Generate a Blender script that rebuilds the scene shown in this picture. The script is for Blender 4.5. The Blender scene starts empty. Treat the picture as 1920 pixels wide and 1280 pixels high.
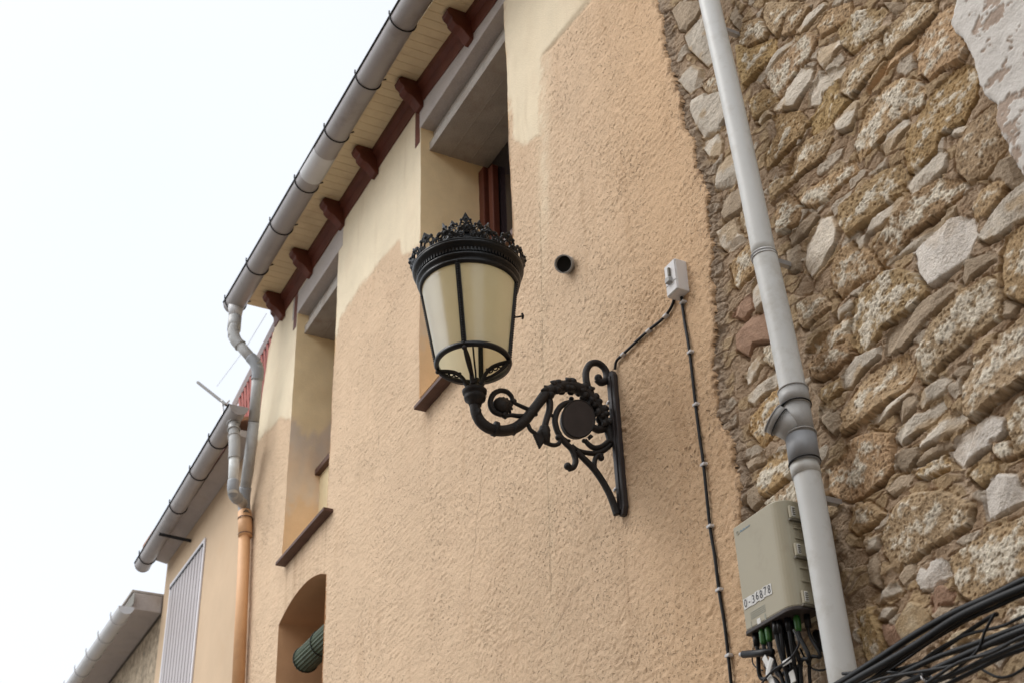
import bpy, math, random
import numpy as np
from mathutils import Vector, Matrix

# ------------------------------------------------------------------ camera, sky, sun, exposure
S = bpy.context.scene
FPX, PITCH, YAW, ROLL = 2585.0, 0.5753, 1.0787, -0.03674
CAM = np.array([0.0, -3.4, 1.6])
_f = np.array([-math.sin(YAW)*math.cos(PITCH), math.cos(YAW)*math.cos(PITCH), math.sin(PITCH)])
_r = np.array([math.cos(YAW), math.sin(YAW), 0.0]); _u = np.cross(_r, _f)
RT = math.cos(ROLL)*_r + math.sin(ROLL)*_u
UP = -math.sin(ROLL)*_r + math.cos(ROLL)*_u
FW = _f
cam_d = bpy.data.cameras.new('camera'); cam = bpy.data.objects.new('camera', cam_d)
S.collection.objects.link(cam); S.camera = cam
cam_d.sensor_width = 36.0; cam_d.lens = FPX/1920*36.0
cam_d.clip_start = 0.05; cam_d.clip_end = 2000
cam_d.dof.use_dof = True; cam_d.dof.focus_distance = 6.7; cam_d.dof.aperture_fstop = 4.0
m4 = Matrix(((RT[0], UP[0], -FW[0], CAM[0]), (RT[1], UP[1], -FW[1], CAM[1]), (RT[2], UP[2], -FW[2], CAM[2]), (0, 0, 0, 1)))
cam.matrix_world = m4

SUN_DIR = Vector((-0.55, -0.75, 1.05)).normalized()      # towards the sun: left, street side, high
W = bpy.data.worlds.new('World'); S.world = W; W.use_nodes = True
nt = W.node_tree; nt.nodes.clear()
out = nt.nodes.new('ShaderNodeOutputWorld'); add = nt.nodes.new('ShaderNodeAddShader')
b1 = nt.nodes.new('ShaderNodeBackground'); b2 = nt.nodes.new('ShaderNodeBackground')
sky = nt.nodes.new('ShaderNodeTexSky'); sky.sky_type = 'NISHITA'; sky.sun_disc = False
sky.sun_elevation = math.asin(SUN_DIR.z); sky.sun_rotation = math.atan2(SUN_DIR.x, SUN_DIR.y)
nt.links.new(sky.outputs[0], b1.inputs[0]); b1.inputs[1].default_value = 0.05
tc = nt.nodes.new('ShaderNodeTexCoord')
ns = nt.nodes.new('ShaderNodeTexNoise'); ns.inputs['Scale'].default_value = 1.6; ns.inputs['Detail'].default_value = 4
rm = nt.nodes.new('ShaderNodeValToRGB')
rm.color_ramp.elements[0].position = .3; rm.color_ramp.elements[0].color = (.775, .785, .785, 1)
rm.color_ramp.elements[1].position = .7; rm.color_ramp.elements[1].color = (.83, .835, .83, 1)
nt.links.new(tc.outputs['Generated'], ns.inputs['Vector']); nt.links.new(ns.outputs['Fac'], rm.inputs[0])
dt = nt.nodes.new('ShaderNodeVectorMath'); dt.operation = 'DOT_PRODUCT'; dt.inputs[1].default_value = Vector((.15, -.65, .75)).normalized()      # the cloud deck is brightest high behind the camera
nt.links.new(tc.outputs['Generated'], dt.inputs[0])
mr = nt.nodes.new('ShaderNodeMapRange'); mr.inputs[1].default_value = .45; mr.inputs[2].default_value = 1.0
mr.inputs[3].default_value = 1.0; mr.inputs[4].default_value = 2.95
nt.links.new(dt.outputs['Value'], mr.inputs[0])
nt.links.new(rm.outputs[0], b2.inputs[0]); nt.links.new(mr.outputs[0], b2.inputs[1])
nt.links.new(b1.outputs[0], add.inputs[0]); nt.links.new(b2.outputs[0], add.inputs[1]); nt.links.new(add.outputs[0], out.inputs[0])

sd = bpy.data.lights.new('sun', 'SUN'); sd.energy = 1.0; sd.angle = math.radians(22); sd.color = (1, .96, .9)
so = bpy.data.objects.new('sun', sd); S.collection.objects.link(so); so.location = (0, -5, 20)
so.rotation_euler = SUN_DIR.to_track_quat('Z', 'Y').to_euler()
S.view_settings.view_transform = 'Standard'; S.view_settings.look = 'None'
S.view_settings.exposure = 0.13; S.view_settings.gamma = 1.0
S.cycles.max_bounces = 8

# ------------------------------------------------------------------ helpers
def P(px, py, ax, val):
    """point of the photographed place: the sight line of (px,py) met with the plane axis=val"""
    d = RT*(px-960)/FPX - UP*(py-640)/FPX + FW
    t = (val-CAM[ax])/d[ax]
    return CAM + d*t
def proj(x, y, z):
    vx, vy, vz = x-CAM[0], y-CAM[1], z-CAM[2]
    w = vx*FW[0]+vy*FW[1]+vz*FW[2]
    return 960+FPX*(vx*RT[0]+vy*RT[1]+vz*RT[2])/w, 640-FPX*(vx*UP[0]+vy*UP[1]+vz*UP[2])/w

def tag(o, label=None, cat=None, group=None, kind=None):
    if label: o['label'] = label
    if cat: o['category'] = cat
    if group: o['group'] = group
    if kind: o['kind'] = kind
    return o
def empty(name, loc, label, cat, group=None):
    o = bpy.data.objects.new(name, None); S.collection.objects.link(o); o.location = loc
    o.empty_display_size = .1
    return tag(o, label, cat, group)
def link(name, me, mat, parent=None, smooth=False, bevel=0, loc=None):
    o = bpy.data.objects.new(name, me); S.collection.objects.link(o)
    if mat is not None and not me.materials: me.materials.append(mat)
    if parent is not None:
        o.parent = parent; o.matrix_parent_inverse = Matrix.Translation(-parent.location) if parent.type == 'EMPTY' else Matrix.Identity(4)
    if smooth: me.polygons.foreach_set('use_smooth', [True]*len(me.polygons))
    if bevel:
        b = o.modifiers.new('bevel', 'BEVEL'); b.width = bevel; b.segments = 2; b.limit_method = 'ANGLE'; b.angle_limit = .6
    return o
def wloc(o):
    v = Vector((0, 0, 0)); 
    while o is not None:
        if o.type == 'EMPTY': v += o.location
        o = o.parent
    return v
class MB:
    def __init__(s): s.v = []; s.f = []
    def add(s, v, f):
        n = len(s.v); s.v += [tuple(map(float, p)) for p in v]; s.f += [tuple(i+n for i in q) for q in f]; return s
    def box(s, x0, x1, y0, y1, z0, z1):
        return s.add([(x0,y0,z0),(x1,y0,z0),(x1,y1,z0),(x0,y1,z0),(x0,y0,z1),(x1,y0,z1),(x1,y1,z1),(x0,y1,z1)],
            [(0,3,2,1),(4,5,6,7),(0,1,5,4),(1,2,6,5),(2,3,7,6),(3,0,4,7)])
    def hexa(s, a, b):      # two quads a,b (4 points each)
        return s.add(list(a)+list(b), [(0,1,2,3),(7,6,5,4),(0,4,5,1),(1,5,6,2),(2,6,7,3),(3,7,4,0)])
    def prism(s, pts, off):
        n = len(pts); off = np.array(off, float); pts = [np.array(p, float) for p in pts]
        return s.add(list(pts)+[p+off for p in pts], [tuple(range(n))[::-1], tuple(range(n, 2*n))]+[(i, (i+1) % n, (i+1) % n+n, i+n) for i in range(n)])
    def tube(s, pts, r, seg=12, smooth=0, cap=True, flat=1.0, flat_dir=None):
        pts = [np.array(p, float) for p in pts]
        rr = list(r) if hasattr(r, '__len__') else [r]*len(pts)
        if smooth: pts, rr = catmull(pts, rr, smooth)
        n = len(pts); T = []
        for i in range(n):
            t = pts[min(i+1, n-1)]-pts[max(i-1, 0)]; T.append(t/(np.linalg.norm(t)+1e-12))
        if flat_dir is not None: a = np.array(flat_dir, float)
        else: a = np.array((0, 0, 1.)) if abs(T[0][2]) < .9 else np.array((1., 0, 0))
        base = len(s.v); N = None
        for i in range(n):
            if N is None or flat_dir is not None: N = a-T[i]*np.dot(a, T[i])
            else: N = N-T[i]*np.dot(N, T[i])
            N = N/(np.linalg.norm(N)+1e-12); B = np.cross(T[i], N)
            for k in range(seg):
                q = 2*math.pi*k/seg
                s.v.append(tuple(pts[i]+rr[i]*(math.cos(q)*N*flat+math.sin(q)*B)))
        for i in range(n-1):
            for k in range(seg):
                a0 = base+i*seg+k; b0 = base+i*seg+(k+1) % seg
                s.f.append((a0, b0, b0+seg, a0+seg))
        if cap:
            s.f.append(tuple(base+k for k in range(seg))[::-1]); s.f.append(tuple(base+(n-1)*seg+k for k in range(seg)))
        return s
    def ball(s, c, r, seg=10, sc=(1, 1, 1)):
        c = np.array(c, float); base = len(s.v); rings = seg//2+1
        for i in range(rings+1):
            ph = math.pi*i/rings
            for k in range(seg):
                q = 2*math.pi*k/seg
                s.v.append(tuple(c+r*np.array((math.sin(ph)*math.cos(q)*sc[0], math.sin(ph)*math.sin(q)*sc[1], math.cos(ph)*sc[2]))))
        for i in range(rings):
            for k in range(seg):
                a0 = base+i*seg+k; b0 = base+i*seg+(k+1) % seg
                s.f.append((a0, a0+seg, b0+seg, b0))
        return s
    def build(s, name, mat, parent=None, smooth=False, bevel=0):
        me = bpy.data.meshes.new(name); me.from_pydata(s.v, [], s.f); me.validate(); me.update()
        return link(name, me, mat, parent, smooth, bevel)
def catmull(pts, rr, k):
    n = len(pts); P2 = []; R2 = []
    for i in range(n-1):
        p0, p1, p2, p3 = pts[max(i-1, 0)], pts[i], pts[i+1], pts[min(i+2, n-1)]
        for j in range(k):
            t = j/k
            P2.append(.5*((2*p1)+(-p0+p2)*t+(2*p0-5*p1+4*p2-p3)*t*t+(-p0+3*p1-3*p2+p3)*t**3)); R2.append(rr[i]*(1-t)+rr[i+1]*t)
    P2.append(pts[-1]); R2.append(rr[-1]); return P2, R2

# numpy noise -----------------------------------------------------
def _h(ix, iy, seed):
    n = (ix.astype(np.int64)*374761393+iy.astype(np.int64)*668265263+seed*974634777) & 0xffffffff
    n = ((n ^ (n >> 13))*1274126177) & 0xffffffff; n = ((n ^ (n >> 16))*2246822519) & 0xffffffff
    return ((n ^ (n >> 15)) & 0xffffff)/float(0xffffff)
def vnoise(x, y, seed=0):
    ix = np.floor(x); iy = np.floor(y); fx = x-ix; fy = y-iy
    fx = fx*fx*fx*(fx*(fx*6-15)+10); fy = fy*fy*fy*(fy*(fy*6-15)+10)
    g = []
    for dx in (0, 1):
        for dy in (0, 1):
            a = _h(ix+dx, iy+dy, seed)*2*math.pi
            g.append(np.cos(a)*(x-ix-dx)+np.sin(a)*(y-iy-dy))
    return ((g[0]*(1-fy)+g[1]*fy)*(1-fx)+(g[2]*(1-fy)+g[3]*fy)*fx)*1.4
def fbm(x, y, o=4, seed=0, g=.5):
    s = 0; a = 1; t = 0
    for i in range(o):
        s = s+a*vnoise(x*2**i+i*17.3, y*2**i+i*9.1, seed+i); t += a; a *= g
    return s/t*1.3
def worley(x, y, seed=0):
    ix = np.floor(x); iy = np.floor(y); f1 = np.full(x.shape, 9.); f2 = np.full(x.shape, 9.); idh = np.zeros(x.shape)
    for dx in (-1, 0, 1):
        for dy in (-1, 0, 1):
            cx = ix+dx; cy = iy+dy; hx = _h(cx, cy, seed); hy = _h(cx, cy, seed+7)
            d = np.hypot(cx+.1+.8*hx-x, cy+.1+.8*hy-y); nid = _h(cx, cy, seed+31)
            c = d < f1; f2 = np.where(c, f1, np.minimum(f2, d)); idh = np.where(c, nid, idh); f1 = np.where(c, d, f1)
    return f1, f2, idh
def sst(a, b, x):
    t = np.clip((x-a)/(b-a), 0, 1); return t*t*(3-2*t)
def polydist(px, py, poly):
    """signed distance, positive inside"""
    poly = np.array(poly, float); n = len(poly); d = np.full(px.shape, 1e9); ins = np.zeros(px.shape, bool)
    for i in range(n):
        ax, ay = poly[i]; bx, by = poly[(i+1) % n]
        ex, ey = bx-ax, by-ay; wx, wy = px-ax, py-ay
        t = np.clip((wx*ex+wy*ey)/(ex*ex+ey*ey+1e-12), 0, 1)
        d = np.minimum(d, np.hypot(wx-ex*t, wy-ey*t))
        c = ((ay > py) != (by > py))
        with np.errstate(divide='ignore', invalid='ignore'):
            xi = ax+(py-ay)*ex/(by-ay if by != ay else 1e-12)
        ins ^= c & (px < xi)
    return np.where(ins, d, -d)
def grid_mesh(name, X, Y, Z, keep=None, col=None, alpha=None, flat=False):
    """X,Y,Z 2-D arrays; keep = cell mask; col = (..,3)"""
    nx, nz = X.shape
    idx = np.arange(nx*nz).reshape(nx, nz)
    q = np.stack([idx[:-1, :-1], idx[1:, :-1], idx[1:, 1:], idx[:-1, 1:]], -1).reshape(-1, 4)
    if keep is not None: q = q[keep.reshape(-1)]
    used = np.zeros(nx*nz, bool); used[q.reshape(-1)] = True
    re = np.cumsum(used)-1; q = re[q]
    co = np.stack([X.reshape(-1), Y.reshape(-1), Z.reshape(-1)], -1)[used]
    me = bpy.data.meshes.new(name)
    me.vertices.add(len(co)); me.vertices.foreach_set('co', co.reshape(-1).astype(np.float32))
    me.loops.add(q.size); me.loops.foreach_set('vertex_index', q.reshape(-1).astype(np.int32))
    me.polygons.add(len(q)); me.polygons.foreach_set('loop_start', np.arange(0, q.size, 4, dtype=np.int32))
    me.polygons.foreach_set('loop_total', np.full(len(q), 4, np.int32))
    me.polygons.foreach_set('use_smooth', np.full(len(q), not flat, bool))
    me.update(calc_edges=True)
    if col is not None:
        a = me.attributes.new('Col', 'FLOAT_COLOR', 'POINT')
        c = np.concatenate([col.reshape(-1, 3)[used], np.ones((len(co), 1)) if alpha is None else alpha.reshape(-1, 1)[used]], 1)
        a.data.foreach_set('color', c.reshape(-1).astype(np.float32))
    return me

# materials ---------------------------------------------------------
def mat(name, col, rough=.6, var=.12, vscale=6, bump=.0, bscale=80, metal=0, attr=False, spec=.5, dirt=None, dscale=2.5, bump2=0, b2scale=25, pits=0, pscale=70, speck=0, sscale=250, aniso=None):
    m = bpy.data.materials.new(name); m.use_nodes = True; n = m.node_tree; L = n.links
    b = n.nodes['Principled BSDF']; b.inputs['Roughness'].default_value = rough; b.inputs['Metallic'].default_value = metal
    b.inputs['Specular IOR Level'].default_value = spec
    tc = n.nodes.new('ShaderNodeTexCoord'); src = tc.outputs['Object']
    if aniso:
        mp = n.nodes.new('ShaderNodeMapping'); mp.inputs['Scale'].default_value = aniso; L.new(src, mp.inputs[0]); src = mp.outputs[0]
    def noise(sc, det=5, ro=.6):
        t = n.nodes.new('ShaderNodeTexNoise'); t.inputs['Scale'].default_value = sc; t.inputs['Detail'].default_value = det
        t.inputs['Roughness'].default_value = ro; L.new(src, t.inputs['Vector']); return t.outputs['Fac']
    if attr:
        a = n.nodes.new('ShaderNodeAttribute'); a.attribute_name = 'Col'; cur = a.outputs['Color']
    else:
        a = n.nodes.new('ShaderNodeRGB'); a.outputs[0].default_value = (*col, 1); cur = a.outputs[0]
    def modulate(cur, fac, lo, hi):
        r = n.nodes.new('ShaderNodeMapRange'); r.inputs[1].default_value = .3; r.inputs[2].default_value = .7
        r.inputs[3].default_value = lo; r.inputs[4].default_value = hi; L.new(fac, r.inputs[0])
        x = n.nodes.new('ShaderNodeVectorMath'); x.operation = 'SCALE'; L.new(cur, x.inputs[0]); L.new(r.outputs[0], x.inputs['Scale'])
        return x.outputs[0]
    if var: cur = modulate(cur, noise(vscale), 1-var, 1+var)
    if speck: cur = modulate(cur, noise(sscale, 3, .7), 1-speck, 1+speck)
    if dirt:
        mx = n.nodes.new('ShaderNodeMix'); mx.data_type = 'RGBA'
        r = n.nodes.new('ShaderNodeMapRange'); r.inputs[1].default_value = .52; r.inputs[2].default_value = .72; r.inputs[4].default_value = dirt[3]
        L.new(noise(dscale, 8, .7), r.inputs[0]); L.new(r.outputs[0], mx.inputs[0]); L.new(cur, mx.inputs[6]); mx.inputs[7].default_value = (*dirt[:3], 1)
        cur = mx.outputs[2]
    L.new(cur, b.inputs['Base Color'])
    nrm = None
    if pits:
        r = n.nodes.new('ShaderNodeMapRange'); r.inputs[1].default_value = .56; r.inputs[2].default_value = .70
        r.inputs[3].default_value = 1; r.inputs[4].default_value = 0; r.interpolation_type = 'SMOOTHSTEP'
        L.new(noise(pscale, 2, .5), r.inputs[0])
        if attr:      # the smooth cream coat has no pits
            al = n.nodes.new('ShaderNodeMath'); al.operation = 'MULTIPLY_ADD'; al.inputs[1].default_value = -1.0
            iv = n.nodes.new('ShaderNodeMath'); iv.operation = 'SUBTRACT'; iv.inputs[0].default_value = 1; L.new(r.outputs[0], iv.inputs[1])
            ml = n.nodes.new('ShaderNodeMath'); ml.operation = 'MULTIPLY'; L.new(iv.outputs[0], ml.inputs[0]); L.new(a.outputs['Alpha'], ml.inputs[1])
            sb = n.nodes.new('ShaderNodeMath'); sb.operation = 'SUBTRACT'; sb.inputs[0].default_value = 1; L.new(ml.outputs[0], sb.inputs[1]); hgt = sb.outputs[0]
        else: hgt = r.outputs[0]
        bp = n.nodes.new('ShaderNodeBump'); bp.inputs['Strength'].default_value = pits; bp.inputs['Distance'].default_value = .006
        L.new(hgt, bp.inputs['Height']); nrm = bp.outputs[0]
        rr = n.nodes.new('ShaderNodeMapRange'); rr.inputs[3].default_value = .74; rr.inputs[4].default_value = 1; L.new(hgt, rr.inputs[0])  # pit shade painted in: base colour darkened where the bump dips
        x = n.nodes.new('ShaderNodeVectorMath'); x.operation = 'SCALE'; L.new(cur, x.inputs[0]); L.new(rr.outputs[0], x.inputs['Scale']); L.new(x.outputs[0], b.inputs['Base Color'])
    for st, sc, dist in ((bump, bscale, .01), (bump2, b2scale, .02)):
        if st:
            bp = n.nodes.new('ShaderNodeBump'); bp.inputs['Strength'].default_value = st; bp.inputs['Distance'].default_value = dist
            L.new(noise(sc, 4, .6), bp.inputs['Height'])
            if nrm: L.new(nrm, bp.inputs['Normal'])
            nrm = bp.outputs[0]
    if nrm: L.new(nrm, b.inputs['Normal'])
    return m
M = {}
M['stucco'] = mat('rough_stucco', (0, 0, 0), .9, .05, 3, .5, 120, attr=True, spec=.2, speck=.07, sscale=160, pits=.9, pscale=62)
M['reveal'] = mat('reveal_plaster', (0, 0, 0), .9, .07, 4, .3, 60, attr=True, spec=.2)
M['masonry'] = mat('rubble_masonry', (0, 0, 0), .92, .1, 12, .55, 260, attr=True, spec=.2, speck=.16, sscale=330, bump2=.12, b2scale=90)
M['plaster'] = mat('old_whitewash', (0, 0, 0), .9, .05, 5, .35, 90, attr=True, spec=.2)
M['smooth_wall'] = mat('painted_render', (.52, .385, .26), .85, .08, 1.2, .15, 60, spec=.2, dirt=(.48, .33, .21, .5), dscale=1.3)
M['iron'] = mat('black_cast_iron', (.012, .0095, .009), .55, .3, 20, .4, 120, spec=.32, dirt=(.030, .020, .016, .7), dscale=14)
M['iron_gloss'] = mat('black_painted_metal', (.006, .0065, .0075), .30, .2, 20, .25, 90, spec=.28, dirt=(.016, .014, .014, .6), dscale=20)
M['brown_iron'] = mat('dark_brown_iron', (.024, .018, .018), .55, .2, 14, .2, 110, spec=.45)
M['pipe'] = mat('white_plastic_pipe', (.57, .585, .58), .45, .05, 3, spec=.4, dirt=(.36, .34, .29, .55), dscale=5)
M['pipe_grey'] = mat('grey_plastic_fitting', (.35, .35, .345), .45, .06, 8, spec=.45, dirt=(.22, .2, .18, .5), dscale=10)
M['pipe_blue'] = mat('blue_grey_plastic', (.25, .262, .28), .45, .05, 8, spec=.45)
M['pipe_orange'] = mat('peach_painted_pipe', (.60, .34, .17), .55, .06, 4, spec=.35, dirt=(.45, .24, .12, .5), dscale=5)
M['gutter'] = mat('grey_plastic_gutter', (.295, .275, .272), .38, .08, 2, spec=.5, dirt=(.17, .14, .13, .6), dscale=3.2)
M['gutter_light'] = mat('light_grey_gutter', (.50, .50, .51), .45, .06, 3, spec=.5)
M['wood_red'] = mat('red_brown_painted_wood', (.105, .027, .014), .55, .2, 6, .2, 60, spec=.3, dirt=(.065, .016, .010, .6), dscale=4)
M['sill'] = mat('terracotta_sill', (.085, .042, .030), .6, .2, 12, .2, 70, spec=.35)
M['soffit'] = mat('cream_soffit_boards', (.72, .59, .38), .6, .06, 3, spec=.35, dirt=(.52, .38, .22, .6), dscale=2.5)
M['concrete'] = mat('grey_concrete', (.38, .345, .31), .85, .12, 5, .35, 70, spec=.25, dirt=(.22, .14, .09, .5), dscale=4, speck=.12, sscale=90)
M['concrete_l'] = mat('pale_concrete', (.42, .38, .36), .85, .1, 5, .25, 70, spec=.25, dirt=(.33, .28, .23, .6), dscale=5, speck=.14, sscale=90)
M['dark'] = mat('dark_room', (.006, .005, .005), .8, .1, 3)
M['pane'] = mat('dark_window_glass', (.012, .010, .012), .08, .05, 3, spec=.6)
M['cabinet'] = mat('beige_cabinet_plastic', (.365, .335, .250), .5, .03, 3, .06, 200, spec=.4, dirt=(.27, .24, .17, .5), dscale=5)
M['cabinet_dark'] = mat('dark_cabinet_base', (.03, .022, .02), .6, .1, 10)
M['white'] = mat('white_plastic', (.62, .62, .63), .45, .03, 10, spec=.45)
M['latch'] = mat('brown_slot', (.13, .115, .085), .5, .1, 20)
M['label'] = mat('white_sticker', (.62, .62, .60), .4, .02, 20)
M['ink'] = mat('black_ink', (.02, .02, .025), .5, .05, 20)
M['faint'] = mat('faint_grey_print', (.27, .28, .23), .5, .05, 20)
M['faint_blue'] = mat('faint_blue_print', (.17, .24, .27), .5, .05, 20)
M['cable'] = mat('black_cable', (.007, .0075, .009), .42, .2, 30, .1, 200, spec=.3)
M['green'] = mat('green_connector', (.018, .10, .012), .4, .1, 30)
M['steel'] = mat('galvanised_steel', (.45, .45, .46), .4, .1, 60, metal=.7)
M['clip'] = mat('white_cable_clip', (.55, .55, .56), .5, .05, 20)
M['blind'] = mat('green_rolled_blind', (.055, .075, .045), .6, .12, 10, .3, 90, spec=.3, dirt=(.10, .12, .08, .5), dscale=30)
M['blind_cord'] = mat('dark_cord', (.015, .02, .012), .7, .1, 20)
M['shutter'] = mat('pale_grey_shutter', (.40, .365, .365), .5, .04, 6, spec=.4)
M['shutter_gap'] = mat('shutter_slot', (.14, .09, .10), .6, .04, 6)
M['trim'] = mat('white_window_trim', (.62, .60, .62), .5, .03, 6)
M['redlattice'] = mat('red_terracotta_lattice', (.34, .075, .055), .6, .15, 8)
M['roof'] = mat('clay_roof_tiles', (.32, .16, .09), .8, .25, 5, .5, 30)
M['asphalt'] = mat('street_paving', (.17, .155, .14), .85, .15, 3, .3, 40)
M['plant'] = mat('far_stone', (.36, .29, .21), .9, .45, 9, .6, 14, spec=.2, speck=.3, sscale=25)
def glass_mat():
    m = bpy.data.materials.new('frosted_cream_glass'); m.use_nodes = True; n = m.node_tree; n.nodes.clear(); L = n.links
    o = n.nodes.new('ShaderNodeOutputMaterial'); d = n.nodes.new('ShaderNodeBsdfDiffuse'); t = n.nodes.new('ShaderNodeBsdfTranslucent')
    g = n.nodes.new('ShaderNodeBsdfGlossy'); g.inputs['Roughness'].default_value = .22; g.inputs['Color'].default_value = (.9, .92, .95, 1)
    tc = n.nodes.new('ShaderNodeTexCoord'); ns = n.nodes.new('ShaderNodeTexNoise'); ns.inputs['Scale'].default_value = 7; ns.inputs['Detail'].default_value = 5
    L.new(tc.outputs['Object'], ns.inputs[0])
    r = n.nodes.new('ShaderNodeValToRGB'); r.color_ramp.elements[0].color = (.63, .57, .385, 1); r.color_ramp.elements[1].color = (.70, .65, .46, 1)
    r.color_ramp.elements[0].position = .3; r.color_ramp.elements[1].position = .65
    L.new(ns.outputs['Fac'], r.inputs[0]); L.new(r.outputs[0], d.inputs[0]); 
    t.inputs[0].default_value = (1.0, .93, .68, 1)
    a = n.nodes.new('ShaderNodeMixShader'); a.inputs[0].default_value = .55; L.new(d.outputs[0], a.inputs[1]); L.new(t.outputs[0], a.inputs[2])
    b = n.nodes.new('ShaderNodeMixShader'); lw = n.nodes.new('ShaderNodeLayerWeight'); lw.inputs[0].default_value = .18
    ms = n.nodes.new('ShaderNodeMath'); ms.operation = 'MULTIPLY_ADD'; ms.inputs[1].default_value = .55; ms.inputs[2].default_value = .03
    L.new(lw.outputs['Facing'], ms.inputs[0]); L.new(ms.outputs[0], b.inputs[0]); L.new(a.outputs[0], b.inputs[1]); L.new(g.outputs[0], b.inputs[2]); L.new(b.outputs[0], o.inputs[0])
    return m
M['glass'] = glass_mat()
M['antenna'] = mat('weathered_aluminium', (.07, .06, .05), .6, .1, 8)
M['reflector'] = mat('white_reflector', (.8, .8, .78), .5, .03, 8)

# ------------------------------------------------------------------ ground
g = MB().box(-400, 400, -400, 400, -.3, 0).build('ground', M['asphalt']); tag(g, kind='structure')
# low kerbed pavement strip along the houses
g = MB().box(-60, 40, -1.1, -.04, .0, .13).build('pavement', M['concrete_l'], bevel=.01); tag(g, kind='structure')

# ------------------------------------------------------------------ stucco house
HOUSE = empty('stucco_house', (-8, 0, 0), 'peach and cream stucco house carrying the lantern, with red brown corbels under its eave', 'house')
X0, X1 = -11.84, -4.15
EZ = lambda x: 9.64-.10*max(0, min(1.6, x+8.0))           # eave (soffit) height
SEAM = [(1215,-200),(1222,-60),(1228,0),(1240,31),(1247,103),(1262,150),(1278,187),(1280,237),(1301,266),(1305,315),(1323,350),(1325,400),(1326,415),(1335,460),(1334,519),(1340,570),(1344,607),(1336,650),(1335,700),(1342,730),(1345,760),(1352,800),(1372,835),(1375,860),(1384,895),(1387,930),(1386,976),(1394,1040),(1400,1120),(1408,1180),(1422,1230),(1436,1280),(1455,1400),(1480,1600)]
_sw = np.array([P(a, b, 1, 0.0) for a, b in SEAM]); _o = np.argsort(_sw[:, 2])
def seam_x(z):
    b = np.interp(z, _sw[_o, 2], _sw[_o, 0])
    return b+.022*fbm(z*7, z*0+3.3, 5, 5, .6)
LE = np.array([P(a, b, 1, 0.0) for a, b in [(524,588),(506,650),(493,740),(484,827),(470,930)]])   # left edge above the neighbour's roof
def left_x(z):
    return np.interp(z, LE[::-1, 2], LE[::-1, 0])
LE[-1, 0] = X0
def warp(x, z):
    return .014*vnoise(x*1.3+5, z*1.6, 21)+.006*vnoise(x*5, z*6, 22), .010*vnoise(x*1.4, z*1.4+9, 23)
# openings: x0,x1,z0,z1
W1 = (-7.755, -6.262, 6.62, 9.18); W2 = (-10.70, -9.60, 6.60, 9.18); AR = (-10.66, -9.54, 3.6, 5.99)
AR_RISE = .12
def axis(lo, hi, fine0, fine1, fine, coarse, snaps):
    a = [lo]; x = lo
    while x < hi:
        if fine0 <= x <= fine1: st = fine
        else:
            dd = min(abs(x-fine0), abs(x-fine1)); st = min(coarse, fine+dd*.03)
        x += st; a.append(min(x, hi))
    a = np.array(a)
    for s in snaps: a[np.argmin(abs(a-s))] = s
    return a
ax = axis(X0, X1, -6.9, X1, .0075, .022, [W1[0], W1[1], W2[0], W2[1], AR[0], AR[1]])
az = axis(0, 9.7, 3.3, 8.0, .0085, .06, [W1[2], W1[3], W2[2], AR[2], AR[3]])
gx, gz = np.meshgrid(ax, az, indexing='ij')
wx, wz = warp(gx, gz)
arch = AR_RISE*np.clip(1-((gx-(AR[0]+AR[1])/2)/((AR[1]-AR[0])/2))**2, 0, 1)
wa = np.where(gz >= AR[3], np.clip(1-(gz-AR[3])/.5, 0, 1), 0)
dz = np.where((gx > AR[0]) & (gx < AR[1]), arch*wa, 0)
VX = gx+wx; VZ = gz+wz+dz
VX = np.maximum(VX, left_x(VZ))
px, py = proj(VX, 0*VX, VZ)
# cream (smooth yellow) areas
cr = [[(430,-400),(524,560),(506,650),(493,740),(470,818),(485,827),(499,815),(527,782),(549,783),(560,620),(640,430),(700,-400)],
      [(632,640),(636,605),(650,584),(671,551),(694,516),(711,495),(750,452),(757,478),(770,476),(789,455),(800,270),(790,100),(640,380),(625,560)],
      [(935,-300),(948,80),(952,235),(960,262),(985,268),(1012,250),(1018,105),(1109,0),(1220,-300)]]
nd = 13*fbm(VX*2.3, VZ*2.3, 4, 3)+7*fbm(VX*12, VZ*12, 4, 4, .65)
dcr = np.maximum.reduce([polydist(px, py, q) for q in cr])
d1 = np.maximum(polydist(px, py, cr[0]), polydist(px, py, cr[1])); d3 = polydist(px, py, cr[2])
cream = np.maximum(sst(-2, 2.5, d1+nd*.45), sst(-9, 5, d3+1.5*nd))
cream = np.where((d3 > -30) & (px > 1019) & (py < 110), sst(-2, 3, d3), cream)
strip = np.exp(-((px-1022+.01*(py-300))/10)**2)*sst(560, 330, py)*sst(80, 120, py)*.75*(0.6+.6*fbm(VX*9, VZ*9, 3, 8))
cream = np.clip(np.maximum(cream, strip), 0, 1)
h = .003+.006*cream
# raised coat edge: the cream coat is a little proud of the peach one
h += .0035*fbm(VX*1.1, VZ*1.1, 3, 11)*2
rough = 1-.85*cream
tn = fbm(VX*1.7, VZ*1.7, 3, 12)*.5+.5
w_ = fbm(VX*34+2*vnoise(VX*12, VZ*12, 5), VZ*34+2*vnoise(VX*12+7, VZ*12, 6), 3, 13)
worm = 1-np.abs(fbm(VX*22+1.6*vnoise(VX*16, VZ*16, 51), VZ*26, 2, 14))*3
h += rough*(.0042*w_*(.6+.8*tn)+.0040*np.clip(worm, 0, 1)*(.5+tn))
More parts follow.
